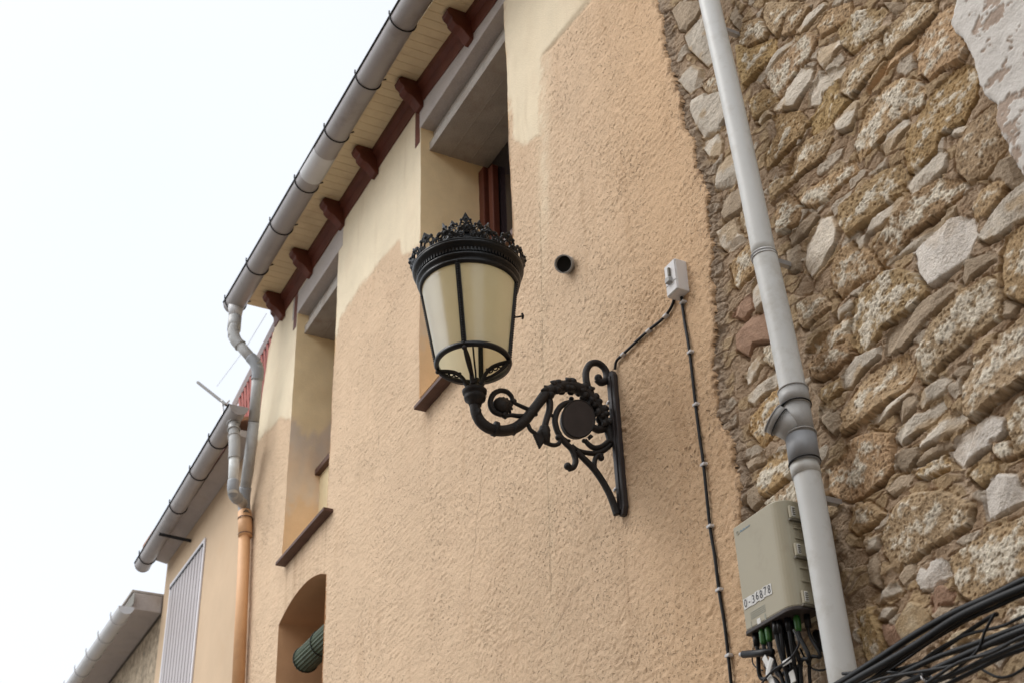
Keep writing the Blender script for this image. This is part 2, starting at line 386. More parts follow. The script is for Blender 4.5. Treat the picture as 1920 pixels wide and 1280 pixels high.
# hairline crack
cw = np.array([P(a, b, 1, 0.0) for a, b in [(1012,380),(1016,500),(1018,640),(1022,760),(1027,840),(1031,980),(1034,1130)]])
cxx = np.interp(VZ, cw[::-1, 2], cw[::-1, 0])+.004*vnoise(VZ*14, VZ*0, 4)
crk = np.exp(-((VX-cxx)/.006)**2)*((VZ > cw[-1, 2]) & (VZ < cw[0, 2]))
h -= .004*crk
# slanting ridge in the cream coat beside the first window
rl = polydist(px, py, [(1019,104),(1030,98),(1114,0),(1200,-120),(1180,-120),(1103,0)])
h -= .012*sst(-3, 3, rl)
edge = seam_x(VZ)-VX+.012*fbm(VX*38, VZ*38, 3, 77)+.010*fbm(VX*11, VZ*11, 2, 78)
h += .010*sst(.09, .0, edge)*fbm(VX*9, VZ*9, 3, 71)
Y = -h
VX = np.where(abs(edge) < .0045, VX+edge, VX); edge = np.where(abs(edge) < .0045, 0, edge)
Y = np.where(edge <= 0, Y+.006, Y); Y = np.where(edge < 0, .035, Y)
peach = np.array((.603, .444, .302)); creamc = np.array((.70, .60, .44))
blot = fbm(VX*.8, VZ*.8, 4, 15)[..., None]
col = peach*(1+.07*blot)*(1-cream[..., None])+creamc*(1+.04*blot)*cream[..., None]
warmr = sst(-5.6, -4.5, VX)[..., None]*.6
col = col*(1-warmr)+np.array((.60, .40, .235))*warmr
st_ = sst(.12, .5, fbm(VX*11+.3*fbm(VZ*3, VX, 2, 32), VZ*.7, 4, 33))*sst(-.2, .4, fbm(VX*1.2, VZ*1.2, 3, 34))
col = col*(1-.10*st_[..., None]*np.array((.8, 1, 1.2)))
for sx_, ex_, sz_ in ((-10.75, -9.55, 6.62), (-7.8, -6.2, 6.62), (-5.31, -5.17, 4.6), (-4.66, -4.55, 5.5)):
    run = sst(-.02, .06, VX-sx_)*sst(-.02, .06, ex_-VX)*sst(sz_+.01, sz_-.03, VZ)*np.exp(-np.clip(sz_-VZ, 0, 9)/.55)
    drip = sst(-.05, .55, fbm(VX*16, VZ*.5+sx_, 4, 36))
    col = col*(1-(.30*run*drip)[..., None]*np.array((.8, .95, 1.05)))
for cx_, cz_, ln_, an_, sd0 in ((-6.9, 5.2, .9, .3, 61), (-8.6, 6.9, 1.1, -.25, 62), (-5.9, 4.3, .7, 1.3, 63), (-9.0, 5.0, 1.2, .5, 64), (-7.0, 7.4, .6, .1, 65)):
    uu = (VX-cx_)*math.sin(an_)+(VZ-cz_)*math.cos(an_); vv = (VX-cx_)*math.cos(an_)-(VZ-cz_)*math.sin(an_)+.05*vnoise(uu*3, uu*0, sd0)+.012*vnoise(uu*18, uu*0, sd0+1)
    ck = np.exp(-(vv/.0045)**2)*sst(ln_/2, ln_/2-.15, abs(uu)); Y = Y+.003*ck; col = col*(1-.35*ck[..., None])
gr = sst(.15, .6, fbm(VX*3.1, VZ*2.2, 5, 18))[..., None]*.10
col = col*(1-gr)+np.array((.50, .33, .22))*gr
col = col*(1-.30*crk[..., None])
fade = np.exp(-((VX-cxx-.02)/.05)**2)[..., None]*.15
col = col*(1-fade)+np.array((.68, .55, .38))*fade
erough = (sst(.05, .0, edge)*sst(.1, .4, fbm(VX*30, VZ*30, 3, 75)))[..., None]
col = col*(1-.6*erough)+np.array((.2, .13, .08))*.6*erough
cmx = (gx[:-1, :-1]+gx[1:, 1:])/2; cmz = (gz[:-1, :-1]+gz[1:, 1:])/2
keep = np.ones(cmx.shape, bool)
for o_ in (W1, W2, AR): keep &= ~((cmx > o_[0]) & (cmx < o_[1]) & (cmz > o_[2]) & (cmz < o_[3]))
keep &= (edge[:-1, :-1] > -.004)
keep &= (VX[1:, 1:]-VX[:-1, 1:] > 1e-5)
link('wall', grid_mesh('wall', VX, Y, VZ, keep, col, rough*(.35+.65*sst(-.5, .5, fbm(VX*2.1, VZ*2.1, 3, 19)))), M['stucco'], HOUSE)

def reveal(o, depth, parent, arched=False, back=None):
    """jambs, head and sill of an opening as one strip"""
    pts = []
    n = 60
    for t in np.linspace(0, 1, n): pts.append((o[0], o[2]+(o[3]-o[2])*t, 0))
    for t in np.linspace(0, 1, 40)[1:]: pts.append((o[0]+(o[1]-o[0])*t, o[3], 1))
    for t in np.linspace(0, 1, n)[1:]: pts.append((o[1], o[3]-(o[3]-o[2])*t, 0))
    for t in np.linspace(0, 1, 20)[1:]: pts.append((o[1]-(o[1]-o[0])*t, o[2], 0))
    pts = np.array(pts); m = 36
    u = np.linspace(0, 1, m)
    Xr = np.repeat(pts[:, 0:1], m, 1); Zr = np.repeat(pts[:, 1:2], m, 1); D_ = np.repeat(u[None]*depth, len(pts), 0)
    a, b = warp(Xr, Zr)
    if arched: Zr = Zr+np.where(pts[:, 2:3] == 1, AR_RISE*np.clip(1-((Xr-(AR[0]+AR[1])/2)/((AR[1]-AR[0])/2))**2, 0, 1), 0)
    Xr = Xr+a+.004*fbm(Zr*6, D_*6, 3, 40); Zr = Zr+b
    pxr, pyr = proj(Xr, D_, Zr)
    bl = fbm(Zr*2.0, D_*3.0, 5, 41)
    if arched: c = np.broadcast_to(np.array((.52, .30, .16)), Xr.shape+(3,)).copy()
    else:
        # cream above, stained grey-pink in the middle, orange-peach low
        k = (o[3]-Zr)/(o[3]-o[2])
        kk = k+.16*bl+.05*fbm(Zr*20, D_*20, 3, 45)
        c1 = sst(.42, .52, kk)[..., None]; c2 = sst(.74, .84, kk)[..., None]
        st = np.clip(.5+1.1*fbm(Zr*3+4, D_*6, 4, 44), 0, 1)[..., None]
        mid = np.array((.72, .54, .37))*(1-st)+np.array((.64, .54, .44))*st
        c = np.array((.82, .65, .40))*(1-c1)+mid*c1
        c = c*(1-c2)+np.array((.68, .49, .31))*c2
    c = c*(1+.08*bl[..., None])
    D_ = D_-.002; D_[:, 0] = -.009
    me = grid_mesh('window_reveal', Xr, D_, Zr, None, c)
    return link('window_reveal', me, M['reveal'], parent)
reveal(W1, .62, HOUSE); reveal(W2, .62, HOUSE); reveal(AR, .50, HOUSE, True)

# window 1 : red wooden frame far right of the jamb, dark pane
def window(o, depth, ledge, name_label):
    fr = MB(); t = .085
    z0 = o[2]+ledge
    fr.box(o[0]-.02, o[0]+t, depth, depth+.07, z0, o[3]-.3)
    fr.box(o[0]+t+.035, o[0]+t+.11, depth+.025, depth+.08, z0+.1, o[3]-.35)
    fr.box(o[1]-t, o[1]+.02, depth, depth+.07, z0, o[3]-.3)
    fr.box(o[0]+t, o[1]-t, depth+.002, depth+.068, z0, z0+.1)
    fr.box((o[0]+o[1])/2-.05, (o[0]+o[1])/2+.05, depth+.003, depth+.065, z0+.1, o[3]-.35)
    f = fr.build('window', M['wood_red'], HOUSE, bevel=.006)
    MB().box(o[0]-.02, o[1]+.02, depth+.085, depth+.10, z0, o[3]+.1).build('pane', M['pane'], f)
    if ledge > 0:
        MB().box(o[0]-.02, o[1]+.02, .30, depth+.1, o[2]-.02, z0-.06).build('window_parapet', M['yellowish'], HOUSE)
        MB().box(o[0]-.02, o[1]+.02, .25, depth+.1, z0-.06, z0-.0025).build('window_ledge', M['sill'], f, bevel=.006)
    return f
M['yellowish'] = mat('pale_yellow_plaster', (.64, .52, .32), .85, .08, 4, .2, 60)
window(W1, .505, .90, ''); window(W2, .505, .93, '')
# concrete lintels: upper beam flush with the wall, lower beam set back
def lintel(o, xl, xr):
    zt = 9.44
    zb_l = 9.185
    a = MB().box(xl, xr, -.012, .11, zb_l-.014, zt-.01).build('upper_lintel', M['concrete_l'], HOUSE, bevel=.006)
    b = MB()
    z1 = 8.955
    b.box(o[0]-.06, o[1]+.05, .07, .60, z1, z1+.085)
    b.box(o[0]-.06, o[1]+.05, .105, .60, z1+.0875, zb_l-.017)
    for yy in (.24, .42): b.box(o[0]-.05, o[1]+.04, yy, yy+.012, z1-.004, z1-.0005)
    b = b.build('lower_lintel', M['concrete'], HOUSE, bevel=.005)
lintel(W1, -7.86, -6.1); lintel(W2, -10.86, -9.5)
# stucco bits above/around openings are in the wall grid; red painted stub at the lintel ends
for o_ in (W1, W2):
    MB().box(o_[0]-.11, o_[0]-.02, -.014, .03, 9.03, 9.44).build('lintel_edge', M['wood_red'], HOUSE, bevel=.004)
# sills
def sill(pa, pb, pr=.09, th=.03):
    a = P(*pa, 1, -.06); b = P(*pb, 1, -.06); z = (a[2]+b[2])/2
    return MB().box(a[0]-.0, b[0], -pr, .25, z, z+th).build('window_sill', M['sill'], HOUSE, bevel=.004)
sill((522,1062), (613,955)); 
sl = sill((783,765), (900,640))
# arched window: dark brown door leaf behind
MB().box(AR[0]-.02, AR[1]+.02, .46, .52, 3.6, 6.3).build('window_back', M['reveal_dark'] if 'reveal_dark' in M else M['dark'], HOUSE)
MB().box(-10.44, -9.5, .40, .455, 3.6, 5.50).build('door_leaf', M['wood_red'], HOUSE, bevel=.005)

# eave: moulding, soffit boards, fascia, roof
xs = np.linspace(-11.42, -3.9, 40)
mo = MB()
for i in range(len(xs)-1):
    xa, xb = xs[i], xs[i+1]; za, zb = EZ(xa), EZ(xb)
    prof = [(-.002, -.20), (-.02, -.20), (-.03, -.13), (-.035, -.09), (-.07, -.055), (-.075, -.002), (.02, -.002)]
    mo.add([(xa, y, za+z) for y, z in prof]+[(xb, y, zb+z) for y, z in prof], [(k, k+1, k+1+7, k+7) for k in range(6)])
mo.build('eave_moulding', M['wood_red'], HOUSE)
sf = MB(); bw = .095; x = -11.43
while x < -3.9:
    z = EZ(x); z2 = EZ(x+bw)
    sf.add([(x+.003, -.35, z), (x+bw-.003, -.35, z2), (x+bw-.003, .05, z2), (x+.003, .05, z),
            (x, -.35, z+.006), (x+bw, -.35, z2+.006), (x+bw, .05, z2+.006), (x, .05, z+.006)],
           [(3, 2, 1, 0), (0, 1, 5, 4), (3, 0, 4, 7), (2, 3, 7, 6), (1, 2, 6, 5), (4, 5, 6, 7)])
    x += bw
sf.build('soffit', M['soffit'], HOUSE)
fa = MB()
fa.hexa([(-11.42, -.35, 9.66), (-11.42, -.375, 9.66), (-11.42, -.375, 9.78), (-11.42, -.35, 9.78)], [(-3.9, -.35, EZ(-3.9)+.02), (-3.9, -.375, EZ(-3.9)+.02), (-3.9, -.375, EZ(-3.9)+.14), (-3.9, -.35, EZ(-3.9)+.14)])
fa.build('fascia', M['wood_red'], HOUSE)
rf = MB(); 
rf.hexa([(-11.5, -.50, 9.72), (-11.5, 5, 11.6), (-11.5, 5, 11.75), (-11.5, -.50, 9.80)], [(-3.9, -.50, 9.64), (-3.9, 5, 11.5), (-3.9, 5, 11.65), (-3.9, -.50, 9.72)])
rf.build('roof', M['roof'], HOUSE)
# corbels
def corbel(x, zt):
    k_ = .78; prof = [(.0, 0), (-.27, 0), (-.30, -.04), (-.285, -.09), (-.245, -.12), (-.24, -.165), (-.20, -.205), (-.15, -.225), (-.12, -.25), (-.085, -.29), (-.05, -.335), (0, -.335)]
    return MB().prism([(x-.05, y*k_, zt-.003+z*k_) for y, z in prof], (.10, 0, 0)).build('corbel', M['wood_red'], HOUSE, bevel=.006)
for a, b in ((887.5,36), (795,155), (711.6,273), (649,376), (590,471), (538,560)):
    p = P(a, b, 1, 0.0); corbel(p[0]-.03, EZ(p[0]))
corbel(-5.95, EZ(-5.95)); corbel(-5.1, EZ(-5.1))

# gutter builder (half round with hooks)
def gutter(name, a, b, r, m, parent, hooks, lip=True, end=True, hookmat=None, sc=.004):
    a = np.array(a); b = np.array(b); d = (b-a)/np.linalg.norm(b-a)
    mb = MB(); seg = 18
    for rr in (r, r-.006):
        base = len(mb.v)
        for p in (a, b):
            for k in range(seg+1):
                q = math.pi*k/seg
                mb.v.append((p[0], p[1]-rr*math.cos(q), p[2]-rr*math.sin(q)))
        for k in range(seg): mb.f.append((base+k, base+k+1, base+k+seg+2, base+k+seg+1))
    g_ = mb.build(name, m, parent, smooth=True)
    if end:
        for p, s_ in ((a, -1), (b, 1)):
            e = MB()
            pts = [(p[0], p[1]-(r+.003)*math.cos(math.pi*k/seg), p[2]-(r+.003)*math.sin(math.pi*k/seg)) for k in range(seg+1)]
            e.prism(pts, (s_*.012, 0, 0))
            e.build('end_cap', m, g_)
    if lip:
        MB().tube([a+np.array((0, -r-.006, .004)), b+np.array((0, -r-.006, .004))], .008, 8).build('gutter_lip', M['cable'], g_, smooth=True)
    for t in hooks:
        p = a+(b-a)*t; hb = MB()
        pts = [p+np.array((0, -r-.012, .055)), p+np.array((0, -r-.012, .02))]
        pts += [p+np.array((0, -(r+.006)*math.cos(math.pi*k/12), -(r+.006)*math.sin(math.pi*k/12))) for k in range(13)]
        pts += [p+np.array((0, r+.01, .03)), p+np.array((0, r+.05, .06))]
        hb.tube(pts, sc+.003, 6, flat=.5).build('gutter_hook', hookmat or M['cable'], g_, smooth=True)
    return g_
gz_ = 9.60
A_ = P(432, 577, 2, gz_-.05); 
gut_a = np.array((-11.42, -.455, 9.585)); gut_b = np.array((-3.9, -.49, 9.47))
hk = []
for hx, hy in ((742,20), (670,130), (612,232), (556,330), (512,412), (468,490), (432,562)):
    p = P(hx, hy, 2, gz_); hk.append((p[0]-gut_a[0])/(gut_b[0]-gut_a[0]))
hk = [t for t in hk if 0.0 < t < 1]+[.82, .93]
G1 = gutter('gutter', gut_a, gut_b, .105, M['gutter'], HOUSE, hk)
jp = gut_a+(gut_b-gut_a)*.33
seg = [jp+np.array((s_, 0, 0)) for s_ in (-.18, .18)]
sl_ = MB()
for k in range(18):
    q0, q1 = math.pi*k/18, math.pi*(k+1)/18; r_ = .109
    sl_.add([(seg[0][0], seg[0][1]-r_*math.cos(q0), seg[0][2]-r_*math.sin(q0)), (seg[0][0], seg[0][1]-r_*math.cos(q1), seg[0][2]-r_*math.sin(q1)),
             (seg[1][0], seg[1][1]-r_*math.cos(q1), seg[1][2]-r_*math.sin(q1)), (seg[1][0], seg[1][1]-r_*math.cos(q0), seg[1][2]-r_*math.sin(q0))], [(0, 1, 2, 3)])
sl_.build('gutter_joint', M['gutter_light'], G1, smooth=True)
# body behind the facade so the house is solid
MB().box(-11.7, -4.3, 5.0, 5.2, 0, 11.5).build('rear_wall', M['smooth_wall'], HOUSE)
MB().box(-11.36, -11.2, .02, 5.0, 0, 9.6).build('side_wall', M['smooth_wall'], HOUSE)

# ------------------------------------------------------------------ stone house wall (height field from the stones of the wall)
STONEH = empty('stone_wall', (-3, 0, 0), 'rough rubble stone wall of ochre and white stones right of the stucco, with a rag of old whitewash', 'stone wall')
TILES = {'A': (1240, 0), 'B': (1580, 0), 'C': (1240, 320), 'D': (1580, 320), 'E': (1300, 640), 'F': (1580, 640), 'G': (1580, 940)}
STONES = '''
A o 500,210 560,130 690,110 715,170 690,260 560,330 490,290
A o 490,300 570,335 700,265 760,255 740,350 600,520 540,600 510,430
A w 600,550 720,390 890,210 885,250 780,380 640,570
A o 680,0 960,0 830,150 760,250 700,180 660,90
A w 900,210 960,110 1090,0 1110,20 1010,130 930,215
A o 825,115 950,10 1000,20 950,110 880,205 800,250
A o 660,540 800,400 1000,220 1060,250 1000,380 860,540 780,660 720,690 690,600
A w 1055,350 1190,250 1220,280 1150,400 1090,465 1055,420
A w 720,750 870,580 930,460 1020,480 1000,560 900,740 740,770
A w 985,640 1050,540 1250,440 1240,480 1120,620 1040,720 980,730
A o 990,840 1090,660 1280,470 1500,260 1560,290 1400,500 1240,740 1110,880 1000,940
A o 730,800 920,770 985,850 950,930 740,1140 690,1180 680,1060 760,930
A w 610,840 700,765 720,790 640,865
A o 570,690 680,610 760,690 640,800 600,820
A o 830,1180 870,1060 960,980 1090,900 1160,950 1100,1080 900,1240 820,1280
A w 350,1160 480,1030 520,1150 520,1200 450,1290 330,1330 340,1200
A w 160,690 270,640 410,630 440,790 360,900 240,960 215,920 160,780
A w 230,970 360,930 380,990 370,1080 300,1100 240,1030
A o 230,590 370,480 400,610 280,650
A w 80,560 180,450 250,480 230,580 150,650
A w 120,240 290,60 340,300 350,370 280,460 220,400 140,330
A g 20,60 90,0 260,0 200,120 130,200 80,200
A g 440,120 470,10 520,150 490,190
A o 1050,180 1130,60 1280,0 1290,90 1180,180 1080,240
A w 1165,850 1210,810 1310,690 1340,700 1320,800 1290,880 1200,915
B o 0,130 60,60 230,30 250,60 160,200 40,340 0,350 -60,300 -60,190
B o 205,230 330,100 430,0 600,0 600,60 480,190 250,390 210,330
B t 110,610 240,440 340,350 450,255 455,290 330,400 200,540 120,640
B o 465,260 620,80 740,0 785,10 740,190 840,290 800,400 640,470 550,545 480,500 440,350
B o 0,430 180,260 230,370 200,420 100,560 0,670 -60,640 -60,520
B o 100,760 230,590 350,530 480,560 530,640 500,740 380,800 230,950 60,1120 30,1010
B w 205,1030 260,930 380,820 420,860 330,980 220,1080
B o 390,1010 430,900 560,660 760,430 870,450 900,520 880,660 800,830 640,930 600,1040 450,1200 400,1190
B o 740,1080 770,920 1010,710 1080,740 1070,870 1120,980 1080,1050 960,1200 830,1280 740,1180
B g 230,0 380,0 310,80 260,30
B w 690,920 740,880 820,870 790,920 700,940
B g 960,1240 1060,1110 1170,1080 1260,1200 1200,1300 1060,1300
C g 370,190 500,110 550,160 530,260 400,340 370,280
C w 350,420 480,320 500,430 540,470 400,560 360,520
C o 510,280 580,210 600,370 530,420 510,380
C o 430,660 600,450 640,560 660,650 480,820 450,800
C w 580,790 620,730 680,710 710,880 630,980 590,920
C r 480,1150 560,1030 720,960 740,1020 720,1180 600,1200 560,1300 480,1250
C o 740,220 830,150 900,200 940,270 900,360 780,440 760,350
C o 700,80 880,0 870,60 760,160 720,180
C o 910,190 1000,110 1180,0 1300,-80 1330,-20 1230,60 1120,180 1020,240 950,230
C w 940,510 1080,330 1150,310 1190,400 1180,500 1090,640 1000,740 970,700 960,620
C g 820,560 900,510 935,560 925,680 860,700
C o 900,930 1020,850 1100,880 1140,940 960,1100 920,1060
C o 1140,690 1190,570 1290,490 1420,560 1500,640 1460,720 1330,770 1200,880 1160,830
C o 960,1250 1150,1080 1270,1020 1290,1100 1270,1260
C w 1150,1000 1270,900 1290,930 1170,1040
C g 840,450 1020,280 1060,300 960,440 850,510
C r 470,960 560,860 590,960 520,1040 440,1010
D o -60,360 -60,250 60,130 200,0 330,-60 410,10 380,90 240,230 0,460
D w 370,90 440,0 540,-60 620,-160 670,-130 660,-40 560,50 420,150
D w 30,490 110,420 160,330 330,160 360,180 340,250 230,370 120,430 70,545
D o 170,520 300,340 420,170 600,40 770,50 800,100 720,190 560,340 440,430 230,670 190,600
D w 240,640 380,530 500,450 730,230 720,270 520,480 300,600
D W 440,550 580,430 700,310 760,310 850,330 870,430 820,570 720,680 620,770 560,800 480,710 460,610
D o 860,250 920,120 1000,60 1090,70 1060,170 960,280 880,330
D w 1000,280 1100,170 1280,0 1300,250 1150,350 1050,440 940,480 890,450
D O 1045,560 1090,450 1280,310 1420,300 1420,820 1280,890 1190,910 1090,870 1060,720
D o 20,900 240,700 340,680 460,720 550,830 440,950 250,1080 100,1240 20,1260 -20,1100
D g 240,1150 330,1050 560,870 700,780 750,820 520,1050 370,1240 240,1280
D o 470,1280 560,1070 760,870 950,730 1000,760 1060,870 1060,1010 920,1110 830,1180 760,1250 600,1400 540,1490 480,1460
D g 760,750 820,620 960,560 1020,590 920,680 780,790
D g 1080,900 1170,925 1140,1000 1080,1020
F o 785,250 920,60 1100,-110 1280,-260 1420,-280 1420,180 1280,220 1000,420 870,550 820,520 790,360
F w -70,230 0,130 60,80 190,20 200,70 90,180 0,300 -60,310
F o 0,400 100,240 240,130 400,70 440,180 400,280 250,410 120,540 20,600 -60,640 -80,520
F w 460,430 470,350 640,225 700,240 650,330 560,390 480,450
F w 130,550 280,420 400,320 410,340 300,460 180,560
F g 300,470 400,360 460,370 440,460 330,560
F w 310,680 330,590 440,510 640,410 660,450 560,550 400,670 330,710
F w 470,710 560,610 700,500 800,455 810,530 760,590 600,680 500,745
F W 680,770 740,660 900,560 1000,510 1080,530 1080,610 1000,700 870,800 770,870 720,830
F g 440,840 560,740 680,690 700,710 580,790 460,850
F o 440,930 540,850 650,790 690,860 520,950
F g 310,820 360,750 460,730 470,780 400,880 330,890
F o -40,780 0,680 150,630 290,640 300,860 250,950 100,1060 0,1110 -60,1100 -180,1050 -190,900
F W 930,970 1010,920 1160,930 1180,1000 1240,1080 1100,1170 950,1240 925,1130
F o 1090,510 1150,400 1280,300 1420,250 1420,640 1270,720 1150,790 1120,640
F o 1210,900 1220,800 1280,730 1420,700 1420,950 1280,960
F g 250,1030 340,940 430,920 400,1000 280,1070
F o 830,930 900,850 1020,830 1020,900 900,1000
F o 1000,700 1110,690 1130,790 1060,825 1000,760
F g 710,210 770,160 850,120 800,220 740,240
G o 210,250 270,100 340,0 440,-70 640,-90 860,0 840,140 700,230 560,300 400,420 300,470 230,370
G o 0,40 120,-10 230,70 180,130 30,220 -20,180
G w 80,260 200,220 180,310 100,350
G g 110,430 170,360 200,440 200,600 130,560
G g 320,510 350,440 430,420 450,500 370,590
G W 470,540 490,460 530,480 560,410 620,390 680,420 670,510 570,590 490,610
G r 560,700 580,620 620,570 660,600 720,640 710,690 640,730 580,770
G w 115,680 250,590 300,550 355,610 210,690 130,730
G b 310,880 430,700 500,720 560,820 600,870 560,920 380,1020 330,980
G O 685,430 700,380 960,200 1280,60 1420,20 1420,420 1280,470 1100,590 860,690 760,650 720,520
G w 155,790 220,740 300,740 250,810 170,820
G r 170,850 310,870 350,960 320,1030 250,1010 220,920
G o 40,780 140,730 200,900 260,1060 120,1160 60,1000
G g 570,800 620,740 720,720 640,860
G b 690,840 860,770 900,780 700,870
G b 610,990 760,900 920,850 880,920 640,1010
G b 1000,920 1070,870 1160,865 1100,910 1020,940
G o 1060,840 1100,760 1280,700 1290,830 1180,870
G g 480,1120 570,1040 600,1060 520,1140
E w 300,230 400,90 430,140 390,230 310,290
E w 330,370 450,260 560,140 580,180 520,290 380,430 340,420
E o 350,520 450,400 600,260 630,430 520,520 500,640 430,730 340,630
E o 400,930 480,800 640,740 690,830 640,920 500,1060 420,1080
E g 300,840 430,775 440,820 340,900
E g 330,1060 380,980 430,1100 360,1180 320,1130
E o 440,1130 620,990 730,930 760,1130 600,1140 500,1160
E o 760,150 860,60 1000,0 1060,60 960,180 850,250 790,240
E g 830,450 960,480 1000,560 940,650 850,560
E o 840,320 970,240 980,310 900,410 850,400
E o 430,30 560,0 580,100 500,170 440,120
'''
stones = []
for ln in STONES.strip().split('\n'):
    q = ln.split(); ox, oy = TILES[q[0]]
    pts = [tuple(map(float, c.split(','))) for c in q[2:]]
    w3 = [P(ox+a/3.765, oy+b/3.765, 1, -.02) for a, b in pts]
    stones.append((q[1], [(p[0], p[2]) for p in w3]))
sxa = axis(-4.75, 1.6, -4.75, -2.25, .0043, .05, [])
sza = axis(0, 9.9, 2.75, 7.3, .0047, .05, [])
sx, sz = np.meshgrid(sxa, sza, indexing='ij')
# filler rubble
fx = sx*7.5+.45*vnoise(sx*9, sz*9, 60); fz = sz*17+.45*vnoise(sx*9, sz*9, 61)
f1, f2, fid = worley(fx, fz, 62); e1 = f2-f1
g1, g2, gid = worley(sx*2.6+.2*vnoise(sx*5, sz*5, 63), sz*5.0+.2*vnoise(sx*5, sz*5, 64), 65); e2 = g2-g1
n1 = fbm(sx*30, sz*30, 4, 66); n2 = fbm(sx*9, sz*9, 4, 67)
H = .001+.011*sst(.0, .16, e1)*(.1+1.0*fid)+.0065*n1+.008*n2-.012*sst(.35, .7, n2)
mort = np.array((.35, .25, .165)); mort2 = np.array((.50, .395, .295))
mm = sst(-.3, .4, n2)[..., None]
C_ = mort*(1-mm)+mort2*mm
fc = np.where((fid > .86)[..., None], np.array((.47, .42, .35)), np.where((fid > .5)[..., None], np.array((.39, .285, .165)), np.array((.33, .24, .16))))
fm = sst(.05, .22, e1)[..., None]*.75
C_ = C_*(1-fm)+fc*fm
# outside the photographed part: larger procedural stones
pxs, pys = proj(sx, 0*sx, sz)
outside = np.clip(np.maximum.reduce([sst(1925, 1990, pxs), sst(1290, 1350, pys), sst(-10, -70, pys)]), 0, 1)
Hb = .004+.018*sst(.0, .12, e2)*(.5+gid)+.008*n1+.006*n2-.006
bm = outside*sst(.0, .12, e2)
H = H*(1-bm)+Hb*bm
bc = np.where((gid > .7)[..., None], np.array((.46, .41, .34)), np.array((.38, .28, .16)))*(1+.35*n1[..., None])
C_ = C_*(1-bm[..., None])+bc*bm[..., None]
# dark gritty mortar band beside the stucco
ed = sx-np.interp(sz, _sw[_o, 2], _sw[_o, 0])
band = sst(.10, .02, ed+.05*n2)[..., None]
C_ = C_*(1-band)+(np.array((.33, .26, .195))*(1+.5*n1[..., None]))*band
H = H+band[..., 0]*(.007*n1)+.014*sst(.06, .0, ed)
rng = np.random.default_rng(5)
pits_f1, _, pid = worley(sx*52, sz*52, 80)
pit = sst(.42, .18, pits_f1)*(pid > .45)
fine = fbm(sx*60, sz*60, 3, 81); med = fbm(sx*16, sz*16, 5, 82); big = fbm(sx*5, sz*7, 4, 83); stri = fbm(sx*8, sz*34, 4, 84)
fine2 = fbm(sx*110, sz*110, 2, 85)
grit = fbm(sx*42, sz*42, 4, 86, .62)
lump = fbm(sx*11, sz*17, 4, 87, .55)
for typ, poly in stones:
    pa = np.array(poly); x0, z0 = pa.min(0)-.05; x1, z1 = pa.max(0)+.05
    i0, i1 = np.searchsorted(sxa, (x0, x1)); j0, j1 = np.searchsorted(sza, (z0, z1))
    if i1-i0 < 2 or j1-j0 < 2: continue
    sl = (slice(i0, i1), slice(j0, j1)); X = sx[sl]; Z = sz[sl]
    area = .5*abs(np.dot(pa[:, 0], np.roll(pa[:, 1], 1))-np.dot(pa[:, 1], np.roll(pa[:, 0], 1))); L = math.sqrt(area)
    nz_ = .0045*med[sl]+.003*fine[sl]
    d = polydist(X, Z, poly)+.008+nz_
    du = polydist(X+.003, Z+.012, poly)+.008+nz_          # the same outline dropped a little: the open joint under the stone
    c = pa.mean(0); inr = max(d.max(), .012)
    rw = min(.010+.008*rng.random(), inr*.5)
    p = sst(-.001, rw, d)
    h0 = (.012+.012*min(1, L/.30))*(.75+.5*rng.random())
    tz, tx = rng.normal(.03, .09), rng.normal(0, .07)
    lx, lz = X-c[0], Z-c[1]
    # the stone rides out towards its lower edge, so light catches the top and the foot lies in shade
    hs = h0+np.clip(tx*lx+tz*lz-.06*lz, -.014, .016)
    fac = np.full(X.shape, 9.); kf = .10 if typ in 'oO' else .26
    for _ in range(4):
        a_, b_ = rng.normal(0, kf), rng.normal(0, kf); k_ = (.02+.30*rng.random())*L; nn = math.hypot(a_, b_)
        fac = np.minimum(fac, a_*lx+b_*lz+nn*k_)
    hs = hs+np.clip(fac, -.022, .0)
    if typ in 'oO':
        hs = hs+.006*lump[sl]+.0045*grit[sl]-.0045*pit[sl]*sst(-.3, .2, med[sl])
        lt = sst(-.10, .30, lump[sl]*.9+grit[sl]*.35+.45*sst(0, inr, d)-.30+rng.normal(0, .10)+(.12 if typ == 'O' else 0))[..., None]
        oc = np.array((.445, .308, .168))*(1+.08*rng.normal())*np.array((1, 1+.015*rng.normal(), 1+.05*rng.normal()))
        gm = .5*rng.random()**1.5; oc = oc*(1-gm)+np.array((.40, .335, .255))*gm
        cs = oc*(1-lt)+np.array((.68, .62, .515))*lt
        cs = cs*(1+(.20+.28*rng.random())*grit[sl][..., None]+.16*fine2[sl][..., None])*(1-.45*(pit[sl]*sst(-.25, .1, -med[sl]))[..., None])
    else:
        hs = hs+.0028*lump[sl]+.0015*grit[sl]+(.0028*stri[sl] if typ in 'wg' else 0)
        base = {'w': (.62, .56, .475), 'W': (.66, .62, .57), 'b': (.56, .46, .32), 'g': (.40, .32, .235), 'r': (.36, .235, .165), 't': (.60, .43, .27)}[typ]
        cs = np.array(base)*(1+.07*rng.normal())*(1+.12*med[sl][..., None]+.16*grit[sl][..., None])
        oe = sst(.1, .40, big[sl]+.5*sst(.02, 0, d)+rng.normal(0, .12))[..., None]*(.65 if typ in 'wb' else .25)
        if typ in 'wWb': cs = cs*(1-oe)+np.array((.45, .32, .18))*oe
    under = sst(.0, .010, du)*(1-p)*sst(-.45, .05, lump[sl]+.6*rng.random()-.25)
    groove = sst(-.009, -.001, d)*(1-p)*sst(-.1, .25, med[sl])
    H[sl] = H[sl]*(1-p)+hs*p-.026*under-.012*groove
    cj = sst(-.0005, .003, d)[..., None]
    C_[sl] = C_[sl]*(1-cj)+cs*cj
H = H+.0018*fine2
